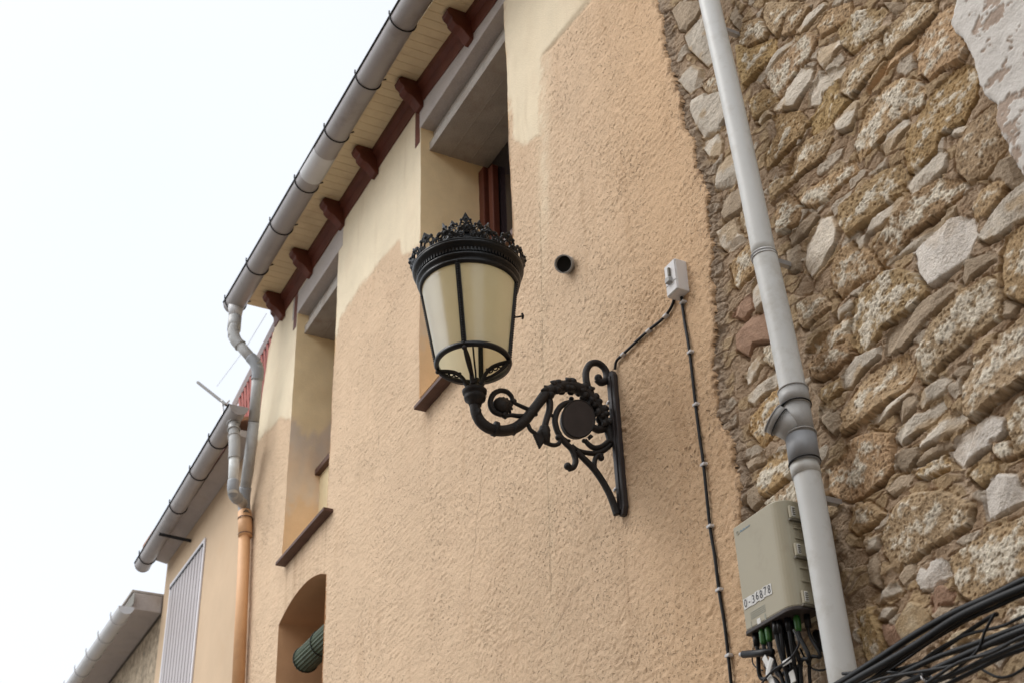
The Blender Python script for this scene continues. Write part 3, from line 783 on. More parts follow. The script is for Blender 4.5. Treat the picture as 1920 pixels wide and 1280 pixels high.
C_ = np.clip(C_, .02, .8)
keep = (ed[:-1, :-1] > -.13)
link('masonry', grid_mesh('masonry', sx, .030-H, sz, keep, C_, None, True), M['masonry'], STONEH)
# whitewash rag, upper right
PB = [(790,-300),(790,0),(740,170),(780,220),(850,300),(890,370),(912,440),(938,560),(945,600),(1010,690),(1080,730),(1060,850),(1130,980),(1170,1080),(1230,1180),(1290,1270),(1500,1500),(2600,1900),(3200,-300)]
pw = [P(1580+a/3.765, b/3.765, 1, -.03) for a, b in PB]; pw = [(p[0], p[2]) for p in pw]
xa = axis(-3.4, 1.5, -3.4, -2.2, .006, .05, []); za = axis(4.4, 9.6, 4.4, 6.8, .006, .05, [])
wxx, wzz = np.meshgrid(xa, za, indexing='ij')
dd = polydist(wxx, wzz, pw)+.008*fbm(wxx*14, wzz*14, 4, 90)+.003*fbm(wxx*60, wzz*60, 2, 91)
b9 = fbm(wxx*9, wzz*12, 5, 92); b8 = fbm(wxx*2.2, wzz*2.2, 3, 93)
b7 = fbm(wxx*16+1.5*b9, wzz*16, 5, 97, .62)
peel = sst(.06, .11, .6*b9+.55*b7+.55*b8-.20)
hh = .030+.010*b8+.004*b9-.005*peel+.0012*fbm(wxx*70, wzz*70, 2, 94)
dim = sst(.42, .15, worley(wxx*22, wzz*22, 95)[0])*(worley(wxx*22, wzz*22, 95)[2] > .8)
yy = np.where(dd > 0, .0-hh+.012*sst(.02, 0, dd), .06)
cc = np.array((.64, .62, .59))*(1-peel[..., None])+np.array((.43, .345, .285))*peel[..., None]
cc = cc*(1+.06*fbm(wxx*30, wzz*30, 3, 96)[..., None])*(1-.12*sst(.1, .5, b7)[..., None])
keep = np.maximum(np.maximum(dd[:-1, :-1], dd[1:, 1:]), np.maximum(dd[1:, :-1], dd[:-1, 1:])) > 0
link('whitewash', grid_mesh('whitewash', wxx, yy, wzz, keep, cc), M['plaster'], STONEH)
MB().box(-4.1, 1.5, .25, .6, 0, 9.9).build('wall_core', M['plant'], STONEH)

# ------------------------------------------------------------------ white drainpipe on the stone wall
PD = empty('drainpipe', tuple(P(1581, 1270, 1, -.1)), 'long white plastic drainpipe with grey branch fitting running up the rubble stone wall', 'drainpipe')
YP = -.115
pc = lambda x, y: P(x, y, 1, YP)
PR = .0535
def pipe_run(pts, r, name, m, parent, seg=28, sm=6): return MB().tube([pc(*p) for p in pts], r, seg, smooth=sm).build(name, m, parent, smooth=True)
pipe_run([(1306,-110),(1329.6,0),(1366,160),(1404.7,340),(1433,480)], PR-.001, 'upper_pipe', M['pipe'], PD)
pipe_run([(1433,478),(1452,560),(1469,640),(1489,740)], PR+.001, 'middle_pipe', M['pipe'], PD)
pipe_run([(1506,864),(1516,905),(1530,980),(1553,1115),(1581,1270),(1606,1420)], PR+.001, 'lower_pipe', M['pipe'], PD)
pipe_run([(1507,868),(1513,893)], PR+.0045, 'pipe_bell', M['pipe'], PD, sm=0)
pipe_run([(1487,733),(1492,762)], PR+.008, 'fitting_collar', M['pipe_grey'], PD, sm=0)
pipe_run([(1492,762.5),(1502,818)], PR+.004, 'fitting_body', M['pipe_grey'], PD, sm=0)
pipe_run([(1501.5,818),(1509,868)], PR+.0085, 'fitting_coupling', M['pipe_blue'], PD, sm=0)
def ringat(p, q, r, name, m, parent, k=.0035):
    a = np.array(p); d = np.array(q)-a; d /= np.linalg.norm(d)
    u = np.cross(d, (0, 0, 1.0)) if abs(d[2]) < .95 else np.cross(d, (1.0, 0, 0)); u /= np.linalg.norm(u); v = np.cross(d, u)
    return MB().tube([a+r*(math.cos(t)*u+math.sin(t)*v) for t in np.linspace(0, 2*math.pi, 33)], k, 8, cap=False).build(name, m, parent, smooth=True)
for a, b, r_, m_ in (((1492,762),(1494,770),PR+.009,'cable'),((1501.5,817),(1503,822),PR+.009,'pipe_grey'),((1509,868),(1510,872),PR+.009,'cable'),((1487,733),(1488,737),PR+.008,'pipe_grey')):
    ringat(pc(*a), pc(*b), r_, 'seal_ring', M[m_], PD)
bs = pc(1501, 812); be = P(1449, 784, 1, YP-.085)
be2 = bs+(be-bs)*.76
MB().tube([bs, be2], .0545, 28).build('branch', M['pipe_grey'], PD, smooth=True)
MB().tube([be2-(be-bs)*.02, be], .0605, 28).build('branch_socket', M['pipe_grey'], PD, smooth=True)
ringat(be2, be, .0605, 'seal_ring', M['cable'], PD, .003)
ringat(be, be2, .0605, 'seal_ring', M['pipe_blue'], PD, .003)
for dy in (0, 5):
    ringat(pc(1433+dy*.2, 480+dy), pc(1436+dy*.2, 495+dy), PR+.003, 'wire_clamp', M['steel'], PD, .0028)
# wall brackets hidden behind the pipe
for a in ((1434,484), (1520,930), (1340,50)):
    c = pc(*a); MB().box(c[0]-.012, c[0]+.012, c[1]+.03, .03, c[2]-.012, c[2]+.012).build('wall_bracket', M['steel'], PD)

# ------------------------------------------------------------------ junction box, its cables, vent stub
def boxpts(x0, x1, y0, y1, z0, z1): return MB().box(x0, x1, y0, y1, z0, z1)
yb = -.075
tl = P(1243, 503, 1, yb); tr = P(1263, 486, 1, yb); bl = P(1252, 556, 1, yb); br = P(1272, 541, 1, yb)
JB = empty('junction_box', ((tl[0]+br[0])/2, 0, bl[2]), 'small white switch box with a grey latch on the peach wall above the lantern bracket', 'switch box')
xl, xr, zt, zb = (tl[0]+bl[0])/2, (tr[0]+br[0])/2, (tl[2]+tr[2])/2, (bl[2]+br[2])/2
MB().box(xl, xr, yb+.003, -.002, zb, zt).build('case', M['white'], JB, bevel=.005)
MB().box(xl+.004, xr-.004, yb-.0015, yb+.004, zb+.06, zt-.004).build('lid', M['white'], JB, bevel=.002)
MB().box(xl+.004, xr-.004, yb-.0015, yb+.004, zb+.004, zb+.057).build('lower_lid', M['white'], JB, bevel=.002)
cxm = (xl+xr)/2
MB().box(cxm-.004, cxm+.008, yb-.014, yb-.001, zb+.10, zt-.035).build('slot', M['latch'], JB, bevel=.002)
MB().box(cxm-.022, cxm+.014, yb-.022, yb-.001, zb+.062, zb+.09).build('latch', M['pipe_grey'], JB, bevel=.002)
def cable(name, pts, r, label, cat='cable', group=None, m='cable', sm=8, clips=None, clipm='clip', parent=None):
    c = MB().tube(pts, r, 8, smooth=sm).build(name, M[m], parent, smooth=True)
    if parent is None: tag(c, label, cat, group)
    return c
wy = -.016
c1_ = cable('cable', [P(a, b, 1, wy) for a, b in ((1275,541),(1278,560),(1283,600),(1293,660),(1304,757),(1312,820),(1319,870),(1331,985),(1340,1040),(1348,1105),(1360,1180),(1372,1290),(1384,1400))], .0075, 'black cable running down the peach wall from the switch box')
c2_ = cable('cable', [P(a, b, 1, wy) for a, b in ((1264,553),(1262,568),(1254,584),(1240,600),(1218,618),(1190,643),(1168,664),(1156,676),(1153,692))], .0075, 'short black cable slanting from the switch box down to the lantern bracket')
def clip(px_, py_, par, slant=0):
    p = P(px_, py_, 1, -.018); b = MB().box(p[0]-.016, p[0]+.016, -.028, -.003, p[2]-.007, p[2]+.007)
    o = b.build('cable_clip', M['clip'], par, bevel=.003)
for a in ((1280,567), (1294,660), (1304.5,758), (1319,870), (1331,986), (1348,1105), (1366,1228)): clip(*a, c1_)
for a in ((1216,620), (1168,664), (1248,592)): clip(*a, c2_)
VP = empty('vent_pipe', tuple(P(1060, 498, 1, 0)), 'short grey pipe stub sticking out of the peach wall right of the lantern', 'vent pipe')
a = P(1056, 495, 1, -.075); dv = CAM-a; dv /= np.linalg.norm(dv); dv = dv+np.array((0, -.40, 0)); dv /= np.linalg.norm(dv)
def open_tube(a, b, ro, ri, name, m, parent):
    d = (a-b)/np.linalg.norm(a-b); u = np.cross(d, (0, 0, 1.0)); u /= np.linalg.norm(u); v = np.cross(d, u)
    mb = MB(); seg = 32
    for rr, q in ((ro, b), (ro, a), (ri, a), (ri, b)):
        for k in range(seg):
            t = 2*math.pi*k/seg; mb.v.append(tuple(q+rr*(math.cos(t)*u+math.sin(t)*v)))
    for i in range(3):
        for k in range(seg): mb.f.append((i*seg+k, i*seg+(k+1) % seg, (i+1)*seg+(k+1) % seg, (i+1)*seg+k))
    return mb.build(name, m, parent, smooth=False)
open_tube(a, a-dv*.13, .052, .0485, 'pipe_body', M['pipe_grey'], VP)
open_tube(a-dv*.004, a-dv*.030, .0555, .052, 'rim', M['pipe_grey'], VP)
MB().tube([a-dv*.036, a-dv*.05], .0490, 24).build('dark_inside', M['dark'], VP)  # black disc stands in for the shade deep in the pipe

# ------------------------------------------------------------------ telecom cabinet
YF = -.205
CB = empty('telecom_cabinet', tuple(P(1450, 1100, 1, 0)), 'beige plastic telecom cabinet marked 0-36878, on the wall beside the white drainpipe', 'cabinet')
p1 = P(1375, 990, 1, YF); p2 = P(1394.5, 1184, 1, YF); q1 = P(1463, 938, 1, YF)
cx0 = (p1[0]+p2[0])/2; cx1 = cx0+.312; cz0 = p2[2]-.003; cz1 = p1[2]+.003
rr = .065
prof = [(cx0, YF+.008), (cx0+.008, YF)]
for k in range(9):
    t = math.pi/2*k/8; prof.append((cx1-rr+rr*math.sin(t), YF+rr-rr*math.cos(t)))
prof += [(cx1, -.075), (cx0, -.075)]
MB().prism([(x, y, cz0) for x, y in prof], (0, 0, cz1-cz0)).build('cover', M['cabinet'], CB, bevel=.008)
prof2 = [(x+(.006 if x > cx0+.1 else -.002), y) for x, y in prof]
prof2 = [(cx0-.002, YF+.004), (cx0+.01, YF-.004)]+[(cx1+.004-rr+rr*math.sin(math.pi/2*k/8), YF-.004+rr-rr*math.cos(math.pi/2*k/8)) for k in range(9)]+[(cx1+.004, -.075), (cx0-.002, -.075)]
MB().prism([(x, y, cz0-.016) for x, y in prof2], (0, 0, .0155)).build('base_rim', M['cabinet_dark'], CB, bevel=.003)
MB().box(cx0+.004, cx1-.004, -.072, -.004, cz0+.004, cz1-.004).build('back_box', M['cabinet'], CB, bevel=.008)
hC = cz1-cz0
for t in (.86, .50, .06):
    z = cz0+hC*t
    l = MB().box(cx1+.0005, cx1+.014, -.165, -.115, z-.022, z+.030).build('latch', M['cabinet'], CB, bevel=.003)
    MB().box(cx1+.0145, cx1+.017, -.160, -.144, z-.016, z+.024).build('latch_slot', M['label'], l)
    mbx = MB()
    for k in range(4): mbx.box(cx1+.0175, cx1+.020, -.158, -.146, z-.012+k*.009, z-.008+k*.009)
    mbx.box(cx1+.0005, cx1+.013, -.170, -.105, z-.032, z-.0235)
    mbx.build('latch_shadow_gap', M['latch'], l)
for t in (.72, .62, .34, .22):
    z = cz0+hC*t; MB().box(cx1+.0005, cx1+.006, -.150, -.095, z, z+.006).build('side_rib', M['cabinet'], CB, bevel=.001)
for t in (.66, .22): MB().box(cx1-.002, cx1+.008, -.085, -.070, cz0+hC*t-.02, cz0+hC*t+.02).build('hinge', M['latch'], CB, bevel=.003)
# number stickers
def text(s, size, m, parent, name, origin, tilt=0, xs=1.0):
    cu = bpy.data.curves.new(name, 'FONT'); cu.body = s; cu.size = size; cu.extrude = .0004; cu.align_x = 'CENTER'; cu.align_y = 'CENTER'
    o = bpy.data.objects.new('tmp', cu); S.collection.objects.link(o)
    me = bpy.data.meshes.new_from_object(o); bpy.data.objects.remove(o)
    mt = Matrix.Translation(Vector(origin)) @ Matrix.Rotation(math.pi/2, 4, 'X') @ Matrix.Rotation(tilt, 4, 'Z') @ Matrix.Scale(xs, 4, (1, 0, 0))
    me.transform(mt); me.name = name
    return link(name, me, m, parent)
sa = P(1399, 1131, 1, YF); sb = P(1443, 1104, 1, YF)
chars = '0-36878'; n = len(chars)
for i, ch in enumerate(chars):
    t = i/(n-1); c = sa*(1-t)+sb*t; c[2] = sa[2]*(1-t)+sb[2]*t+.002*math.sin(i*2.7)
    w = .026 if ch != '-' else .027
    s_ = MB().box(c[0]-w*.52, c[0]+w*.52, YF-.0022, YF-.0004, c[2]-.021, c[2]+.021).build('number_sticker', M['label'], CB)
    text(ch, .047, M['ink'], s_, 'digit', (c[0], YF-.0030, c[2]), .04*math.sin(i*5.1), .78)
lg = P(1387, 996, 1, YF-.001)
ringat((lg[0]-.014, YF-.0008, lg[2]), (lg[0]-.014, YF-1, lg[2]), .008, 'printed_mark', M['faint'], CB, .001)
mb = MB()
for k, (w, h_) in enumerate(((.008, .009), (.006, .006), (.008, .009), (.006, .006), (.007, .008), (.006, .006), (.008, .007))): mb.box(lg[0]+.002+k*.0095, lg[0]+.002+k*.0095+w, YF-.0012, YF-.0004, lg[2]-.004, lg[2]-.004+h_)
mb.build('printed_mark', M['faint_blue'], CB)
pr = P(1421, 1150, 1, YF); mb = MB()
for k in range(4): mb.box(pr[0]-.045, pr[0]+.05, YF-.0012, YF-.0004, pr[2]+.018-k*.008, pr[2]+.021-k*.008)
mb.box(pr[0]-.05, pr[0]-.047, YF-.0012, YF-.0004, pr[2]-.05, pr[2]-.012); mb.box(pr[0]+.04, pr[0]+.048, YF-.0012, YF-.0004, pr[2]-.04, pr[2]-.015)
mb.build('faint_print', M['faint'], CB)
MB().box(pr[0]-.01, pr[0]+.012, YF-.0012, YF-.0004, pr[2]-.045, pr[2]-.018).build('small_label', M['label'], CB)

# cables hanging below the cabinet
GR = 'black cables hanging from the telecom cabinet'
zc = cz0-.016
random.seed(4)
spec = [(.035,-.235,0,-.03,.0085),(.060,-.18,0,.03,.009),(.085,-.24,1,-.01,.008),(.12,-.235,1,.02,.008),(.15,-.19,0,-.02,.009),(.175,-.24,0,.01,.008),(.20,-.17,0,.02,.009),(.225,-.21,0,-.02,.008),(.262,-.19,1,.05,.008),(.10,-.15,0,.04,.009),(.14,-.15,0,.0,.009),(.19,-.23,0,-.04,.008),(.285,-.15,0,.06,.007)]
for i, (dx, y, gcon, sw_, r_) in enumerate(spec):
    y *= .78; x = cx0+dx*.95; tgt = np.array((cx0+.17+.02*math.sin(i*2.1)+sw_*.6, y*.6-.03, zc-.42-.04*math.cos(i*1.3)))
    p0 = np.array((x, y, zc)); 
    pts = [p0, p0+(0, 0, -.08), p0+(sw_*.5, .01, -.17), (p0*.45+tgt*.55)+(0, 0, .04), tgt, tgt+(.02, .02, -.25)]
    lab = 'black cable with a green connector hanging under the beige telecom cabinet' if gcon else 'plain black cable hanging under the beige telecom cabinet'
    c = cable('hanging_cable', pts, r_, lab, 'cable', 'cables with green connectors under the cabinet' if gcon else GR)
    if gcon:
        MB().tube([p0+(0, 0, -.0), p0+(0, 0, -.012), p0+(0, 0, -.05), p0+(0, 0, -.062)], [.010, .014, .013, .010], 12).build('connector', M['green'], c, smooth=True)
    else:
        MB().tube([p0+(0, 0, -.0), p0+(0, 0, -.05)], [.013, .0125], 12).build('cable_gland', M['cable'], c, smooth=True)
# black closure sticking out to the left
CL = empty('cable_closure', tuple(P(1410, 1226, 1, -.2)), 'black cylindrical cable closure pointing left below the telecom cabinet', 'cable closure')
a = P(1393, 1226, 1, -.22); b = P(1430, 1223, 1, -.20)
MB().tube([a, b, b+(b-a)*.5], .0145, 14).build('closure_body', M['cable'], CL, smooth=True)
MB().tube([a-(b-a)*.14, a+(b-a)*.02], .009, 12).build('closure_tip', M['steel'], CL, smooth=True)
a = P(1531, 1187, 1, -.05); b = P(1543, 1214, 1, -.05)
tag(MB().tube([a+(a-b)*.2, a, b, b+(b-a)*.2], [.008, .02, .02, .008], 14).build('cable_joint', M['cable'], None, smooth=True), 'black cable joint on the stone wall just left of the white drainpipe', 'cable joint')
# white strips and tags
def strip(name, pts, w, th, m, label, cat):
    o = MB().tube(pts, w, 6, smooth=4, flat=.25, flat_dir=(0, 1, 0)).build(name, M[m], None); return tag(o, label, cat)
strip('cable_tag', [P(a, b, 1, -.25) for a, b in ((1432,1231),(1437,1240),(1443,1256))], .013, 0, 'label', 'short white tag behind the hanging black cables', 'cable tag')
strip('cable_tag', [P(a, b, 1, -.27) for a, b in ((1447,1233),(1443,1247),(1440,1262),(1446,1275),(1456,1300))], .014, 0, 'label', 'long curled white tag hanging among the black cables', 'cable tag')
strip('cable_tag', [P(a, b, 1, -.27) for a, b in ((1468,1244),(1476,1239),(1483,1235))], .011, 0, 'label', 'white sleeve tag tilted upwards on a thin black cable', 'cable tag')
strip('cable_tag', [P(a, b, 1, -.25) for a, b in ((1483,1258),(1486,1268),(1488,1278))], .015, 0, 'label', 'lowest white tag, next to the foot of the drainpipe', 'cable tag')
cable('thin_cable', [P(a, b, 1, -.28) for a, b in ((1425,1285),(1440,1265),(1455,1252),(1470,1243),(1483,1232),(1492,1220),(1498,1205),(1494,1192),(1488,1180))], .004, 'thin black wire looping across the white tags under the cabinet')
cable('thin_cable', [P(a, b, 1, -.10) for a, b in ((1410,1230),(1412,1243),(1420,1252),(1430,1256))], .003, 'thin wire loop below the cable closure on the stucco')
cable('thin_cable', [P(a, b, 1, -.06) for a, b in ((1500,1215),(1520,1250),(1545,1255),(1560,1240))], .004, 'thin wire slung on the stone wall left of the drainpipe foot')

# ------------------------------------------------------------------ cable bundle at lower right
GB = 'black cables strung across the foot of the stone wall'
BUN = [
    ([(1590,1300),(1640,1275),(1700,1262),(1780,1248),(1850,1222),(1930,1192),(2100,1150)], -.30, .0060, None),
    ([(1610,1310),(1690,1268),(1750,1222),(1810,1190),(1880,1172),(1930,1150),(2100,1090)], -.23, .0060, None),
    ([(1680,1320),(1740,1278),(1800,1240),(1860,1222),(1930,1188),(2100,1140)], -.31, .0065, None),
    ([(1540,1300),(1590,1270),(1650,1232),(1720,1186),(1790,1147),(1860,1116),(1930,1082),(2100,1010)], -.22, .0135, 'thick black cable, topmost of the strung cables at lower right'),
 ([(1545,1310),(1600,1276),(1660,1242),(1725,1203),(1790,1160),(1855,1128),(1930,1096),(2100,1025)], -.26, .0150, 'thick black cable twisted close under the topmost strung cable'),
 ([(1560,1320),(1610,1290),(1680,1240),(1740,1200),(1800,1165),(1860,1140),(1930,1108),(2100,1040)], -.24, .0085, None),
 ([(1620,1305),(1680,1262),(1730,1240),(1790,1200),(1850,1160),(1870,1150)], -.20, .0085, None),
 ([(1640,1290),(1700,1258),(1760,1230),(1830,1205),(1930,1168),(2100,1110)], -.25, .0105, None),
 ([(1650,1300),(1710,1275),(1770,1245),(1840,1213),(1930,1176),(2100,1118)], -.28, .0120, None),
 ([(1600,1285),(1660,1262),(1720,1243),(1790,1222),(1860,1208),(1930,1185),(2100,1140)], -.21, .0070, None),
 ([(1670,1310),(1730,1285),(1790,1262),(1860,1230),(1930,1200),(2100,1130)], -.27, .0100, None),
 ([(1700,1320),(1760,1290),(1830,1255),(1880,1230),(1930,1212),(2100,1150)], -.24, .0085, None),
]
for pts, y, r_, lab in BUN:
    cable('strung_cable', [P(a, b, 1, y) for a, b in pts], r_*.9, lab or 'black cable running within the lower bunch of strung cables', 'cable', GB)
cable('thin_cable', [P(a, b, 1, -.29) for a, b in ((1866,1148),(1848,1180),(1835,1215),(1810,1240),(1780,1262),(1750,1272))], .0045, 'thin black wire crossing down in front of the strung cables')
cable('thin_cable', [P(a, b, 1, -.22) for a, b in ((1580,1262),(1640,1258),(1690,1262),(1735,1271),(1790,1268))], .006, 'black wire running level to the steel ring under the strung cables')
cable('thin_cable', [P(a, b, 1, -.22) for a, b in ((1615,1290),(1680,1248),(1740,1206),(1800,1170),(1830,1155))], .0045, 'thin wire between the two bunches of strung cables')
cable('thin_cable', [P(a, b, 1, -.1) for a, b in ((1838,1252),(1870,1268),(1900,1264),(1935,1240))], .0045, 'thin wire sagging against the dark stones at lower right')
rg = P(1738, 1270, 1, -.28)
tag(ringat(rg, rg+np.array((1, -.3, .5)), .017, 'steel_ring', M['steel'], None, .004), 'small steel ring holding the wires under the strung cables', 'ring')

# ------------------------------------------------------------------ the wall lantern
XL = -5.24
K = lambda zx, zy: P(740+zx/3.2, 600+zy/3.2, 0, XL)       # bracket traced on its own vertical plane
LN = empty('wall_lantern', (XL, 0, K(1330, 700)[2]), 'black crowned street lantern with frosted cream glass on an ornate scrolled iron wall bracket', 'street lantern')
zk = .00083
def scroll(pts, r, name='scroll', m='iron', sm=7, seg=12, flat=1.0, end=None, off=0):
    pp = [K(*p)+np.array((off, 0, 0)) for p in pts]; rr = [q*zk*1.12 for q in r] if hasattr(r, '__len__') else [r*zk*1.12]*len(pp)
    mb = MB().tube(pp, rr, seg, smooth=sm)
    if end: mb.ball(K(*end[:2])+np.array((off, 0, 0)), end[2]*zk, 12)
    return mb.build(name, M[m], LN, smooth=True)
# wall plate
a = P(1152, 692, 1, -.02); b = P(1162, 972, 1, -.02)
pz0, pz1 = b[2], a[2]
xm = (a[0]+b[0])/2
pm = MB(); wv = .034
outl = [(xm-wv*.8, pz0+.03), (xm-wv*.3, pz0), (xm+wv*.5, pz0), (xm+wv, pz0+.04), (xm+wv, pz1-.03), (xm+wv*.55, pz1), (xm-wv*.45, pz1), (xm-wv, pz1-.03)]
pm.prism([(x, -.034, z) for x, z in outl], (0, .030, 0))
plate = pm.build('wall_plate', M['brown_iron'], LN, bevel=.005)
MB().box(xm-.010, xm+.012, -.040, -.0345, pz0+.03, pz1-.03).build('plate_ridge', M['brown_iron'], plate, bevel=.002)
for z in (pz0+.16, pz1-.17, pz0+.05):
    MB().tube([(xm-.045, -.030, z), (xm-.02, -.034, z)], .009, 8).build('bolt', M['steel'], plate, smooth=True)
# main arm
scroll([(478,455),(478,500),(490,560),(520,612),(570,648),(640,662),(710,650),(765,615),(810,565),(860,500),(905,445),(960,408),(1020,394),(1085,402),(1140,430),(1190,480),(1235,545),(1265,610),(1285,670),(1305,735)],
       [27,27,29,30,30,30,30,30,29,28,31,33,34,34,33,31,28,25,22,19], 'scroll_arm', seg=16)
for c, r_, s_ in (((603,650), 42, .5), ((493,560), 35, .4), ((715,652), 34, .3)):
    kp = K(*c); scroll([(c[0]-10, c[1]-3), (c[0]+10, c[1]+4)], [r_, r_], 'arm_ring', sm=0, seg=16)
# acanthus leaves laid along the arc
arc = [(930,425,-.75),(965,402,-.5),(1000,393,-.2),(1040,392,0),(1080,400,.2),(1118,415,.45),(1150,440,.7),(1180,470,.85),(1205,505,.95),(1228,540,1.05),(1248,575,1.1),(1265,612,1.2)]
lf = MB()
for i, (x, y, t) in enumerate(arc):
    for sgn in (1, -1):
        base = K(x, y); dirv = K(x+40*math.cos(t), y+40*math.sin(t))-base; nrm = K(x+40*math.sin(t)*1, y-40*math.cos(t))-base
        tip = base+dirv*.55*(-1 if i < 5 else 1)+nrm*(.95 if sgn > 0 else -.95)*(1+.2*math.sin(i*2.3))
        sd_ = np.array((.024*(1 if i % 2 else -1), 0, 0))
        lf.tube([base-dirv*.3-sd_*.4, base-dirv*.3+(tip-base)*.55-sd_, tip-dirv*.6-sd_*.5], [.020, .018, .004], 7, smooth=4, flat=.55, flat_dir=(1, 0, 0))
        lf.tube([base+sd_*.3, base+(tip-base)*.5+sd_, tip+sd_*.6], [.024, .022, .003], 7, smooth=4, flat=.5, flat_dir=(1, 0, 0))
lf.build('acanthus_leaves', M['iron'], LN, smooth=True)
# top scroll by the plate
scroll([(1180,440),(1160,400),(1148,350),(1150,300),(1175,262),(1215,256),(1252,280),(1272,320),(1268,358),(1238,372),(1212,352)], [20,20,20,20,20,20,20,21,22,22,20], end=(1222,345,26))
scroll([(1165,430),(1180,418),(1197,405)], [14,12,8])
# bud scroll left
scroll([(835,548),(790,528),(745,508),(705,488)], [14,12,11,10]); scroll([(850,560),(790,572),(740,573),(700,568),(665,575)], [14,13,13,12,10])
scroll([(708,492),(700,455),(672,428),(632,422),(595,440),(575,480),(578,520),(600,550),(640,566)], [12,13,14,14,15,15,15,15,14])
bd = MB()
bd.ball(K(642, 512), 58*zk, 14, (.75, 1, .95))
for q in range(9):
    t = -2.3+q*.42; e = K(645+62*math.cos(t), 520+58*math.sin(t)); c = K(640, 510)
    bd.tube([c, (c+e)/2+np.array((.012, 0, 0)), e], [.016, .015, .006], 7, smooth=3)
bd.tube([K(650, 560), K(668, 590)], [.022, .006], 8); bd.ball(K(718, 484), 16*zk, 8)
bd.build('leaf_bud', M['iron'], LN, smooth=True)
# hanging leaf under the arm
scroll([(915,455),(930,490),(928,540),(912,590),(900,640),(895,690)], [20,20,19,18,18,20])
sh = MB()
for q in range(8):
    u = q/7; a_ = K(905-12*u, 600+22*q*.62); e = K(845+60*u*.2+6*q, 690+11*q); 
    sh.tube([K(900, 640+6*q), K(868+2*q, 680+6*q), K(832+5*q, 690+11*q)], [.018, .016, .005], 7, smooth=3)
sh.tube([K(900, 640), K(900, 690), K(915, 740)], [.026, .032, .014], 9, smooth=4)
sh.build('shell_leaf', M['iron'], LN, smooth=True)
scroll([(800,625),(815,655),(845,680),(880,712),(920,738),(955,748),(985,738),(990,712)], [12,12,12,12,12,12,12,11], end=(982,702,20))
scroll([(930,560),(950,575),(965,590)], [9,10,9]); scroll([(920,640),(930,665)], [9, 6])
# stem around the medallion, down to the small curl
scroll([(1130,520),(1095,498),(1050,492),(1010,505),(978,540),(962,590),(968,640),(990,690),(1025,735),(1060,770),(1080,815),(1085,850),(1072,880),(1045,890)], [12,13,15,16,17,17,17,17,17,17,17,17,16,16], end=(1038,874,24))
# medallion: an oval disc with a raised rim
mp = [(1095+97*math.cos(t), 597+111*math.sin(t)) for t in np.linspace(0, 2*math.pi, 41)[:-1]]
md = MB().prism([K(*p)+np.array((.016, 0, 0)) for p in mp], (-.032, 0, 0)).build('medallion', M['brown_iron'], LN, bevel=.004)
MB().tube([K(1095+97*math.cos(t), 597+111*math.sin(t))+np.array((.012, 0, 0)) for t in np.linspace(0, 2*math.pi, 41)], 7*zk, 8, cap=False).build('medallion_rim', M['iron'], md, smooth=True)
# connectors around it
scroll([(1188,640),(1220,655),(1260,650),(1300,642)], [20,22,20,24]); scroll([(1170,480),(1160,520),(1170,540)], [20,17,12])
scroll([(1140,715),(1165,745),(1200,765),(1245,755),(1285,722),(1305,690)], [12,15,16,16,16,16], end=(1135,722,14))
scroll([(1165,690),(1180,708)], [14, 17], sm=0); scroll([(1000,700),(1030,720),(1052,722)], [12, 12, 8])
scroll([(1060,752),(1100,780),(1150,793),(1200,797),(1245,785),(1285,755),(1310,725)], [14,14,14,15,15,15,16])
scroll([(1275,640),(1290,690),(1300,740)], [24, 24, 22], sm=3)
# brace
scroll([(1085,790),(1130,835),(1185,890),(1235,960),(1275,1030),(1305,1100),(1330,1170)], [15,18,19,19,19,20,22], 'brace', off=.010)
scroll([(1100,785),(1145,825),(1200,880),(1250,950),(1290,1020),(1320,1090),(1335,1150)], [12,14,14,14,14,14,14], 'brace', off=-.014)
scroll([(1225,935),(1205,895),(1198,855),(1208,820),(1228,808),(1245,815)], [10,12,14,15,16,16], end=(1238,824,21))
scroll([(1105,800),(1118,815),(1130,810)], [12,16,10])
lfl = MB()
for x, y in ((1150,470),(1185,520),(1205,560),(1060,470)): lfl.ball(K(x, y), 17*zk, 8, (1.1, 1, .8))
lfl.build('leaf_knobs', M['iron'], LN, smooth=True)

# lantern body: lathe around a slightly leaning axis
LB = P(887, 681, 0, XL); LT = P(878, 516, 0, XL); AXD = (LT-LB)/np.linalg.norm(LT-LB)
e_n = np.array((CAM[0]-LB[0], CAM[1]-LB[1], 0)); e_n /= np.linalg.norm(e_n); e_r = np.array((-e_n[1], e_n[0], 0))
def LP(th, r, h):      # th = azimuth from the street-side direction, radians
    return LB+AXD*h+r*(math.cos(th)*e_n+math.sin(th)*e_r)
def lathe(prof, name, m, parent=LN, seg=64, t0=0, t1=2*math.pi, smooth=True, closed=True):
    mb = MB(); full = abs(t1-t0-2*math.pi) < 1e-6; n = seg if full else seg+1
    for r, h_ in prof:
        for k in range(n): mb.v.append(tuple(LP(t0+(t1-t0)*k/seg, r, h_)))
    for i in range(len(prof)-1):
        for k in range(seg):
            k2 = (k+1) % n if full else k+1
            mb.f.append((i*n+k, i*n+k2, (i+1)*n+k2, (i+1)*n+k))
    return mb.build(name, M[m], parent, smooth=smooth)
HG = float(np.dot(LT-LB, AXD))      # height to rim (about .53)
RB = .182; RG = .245; hg = HG-.085
rib_t = [math.radians(a) for a in (-13, 77, 167, 257)]
for i in range(4):
    a = rib_t[i]+.045; b = rib_t[(i+1) % 4]+(2*math.pi if i == 3 else 0)-.045
    prof = [(RB+(RG-RB)*t, .008+(hg-.006)*t) for t in np.linspace(0, 1, 8)]
    lathe(prof, 'glass_panel', 'glass', seg=18, t0=a, t1=b)
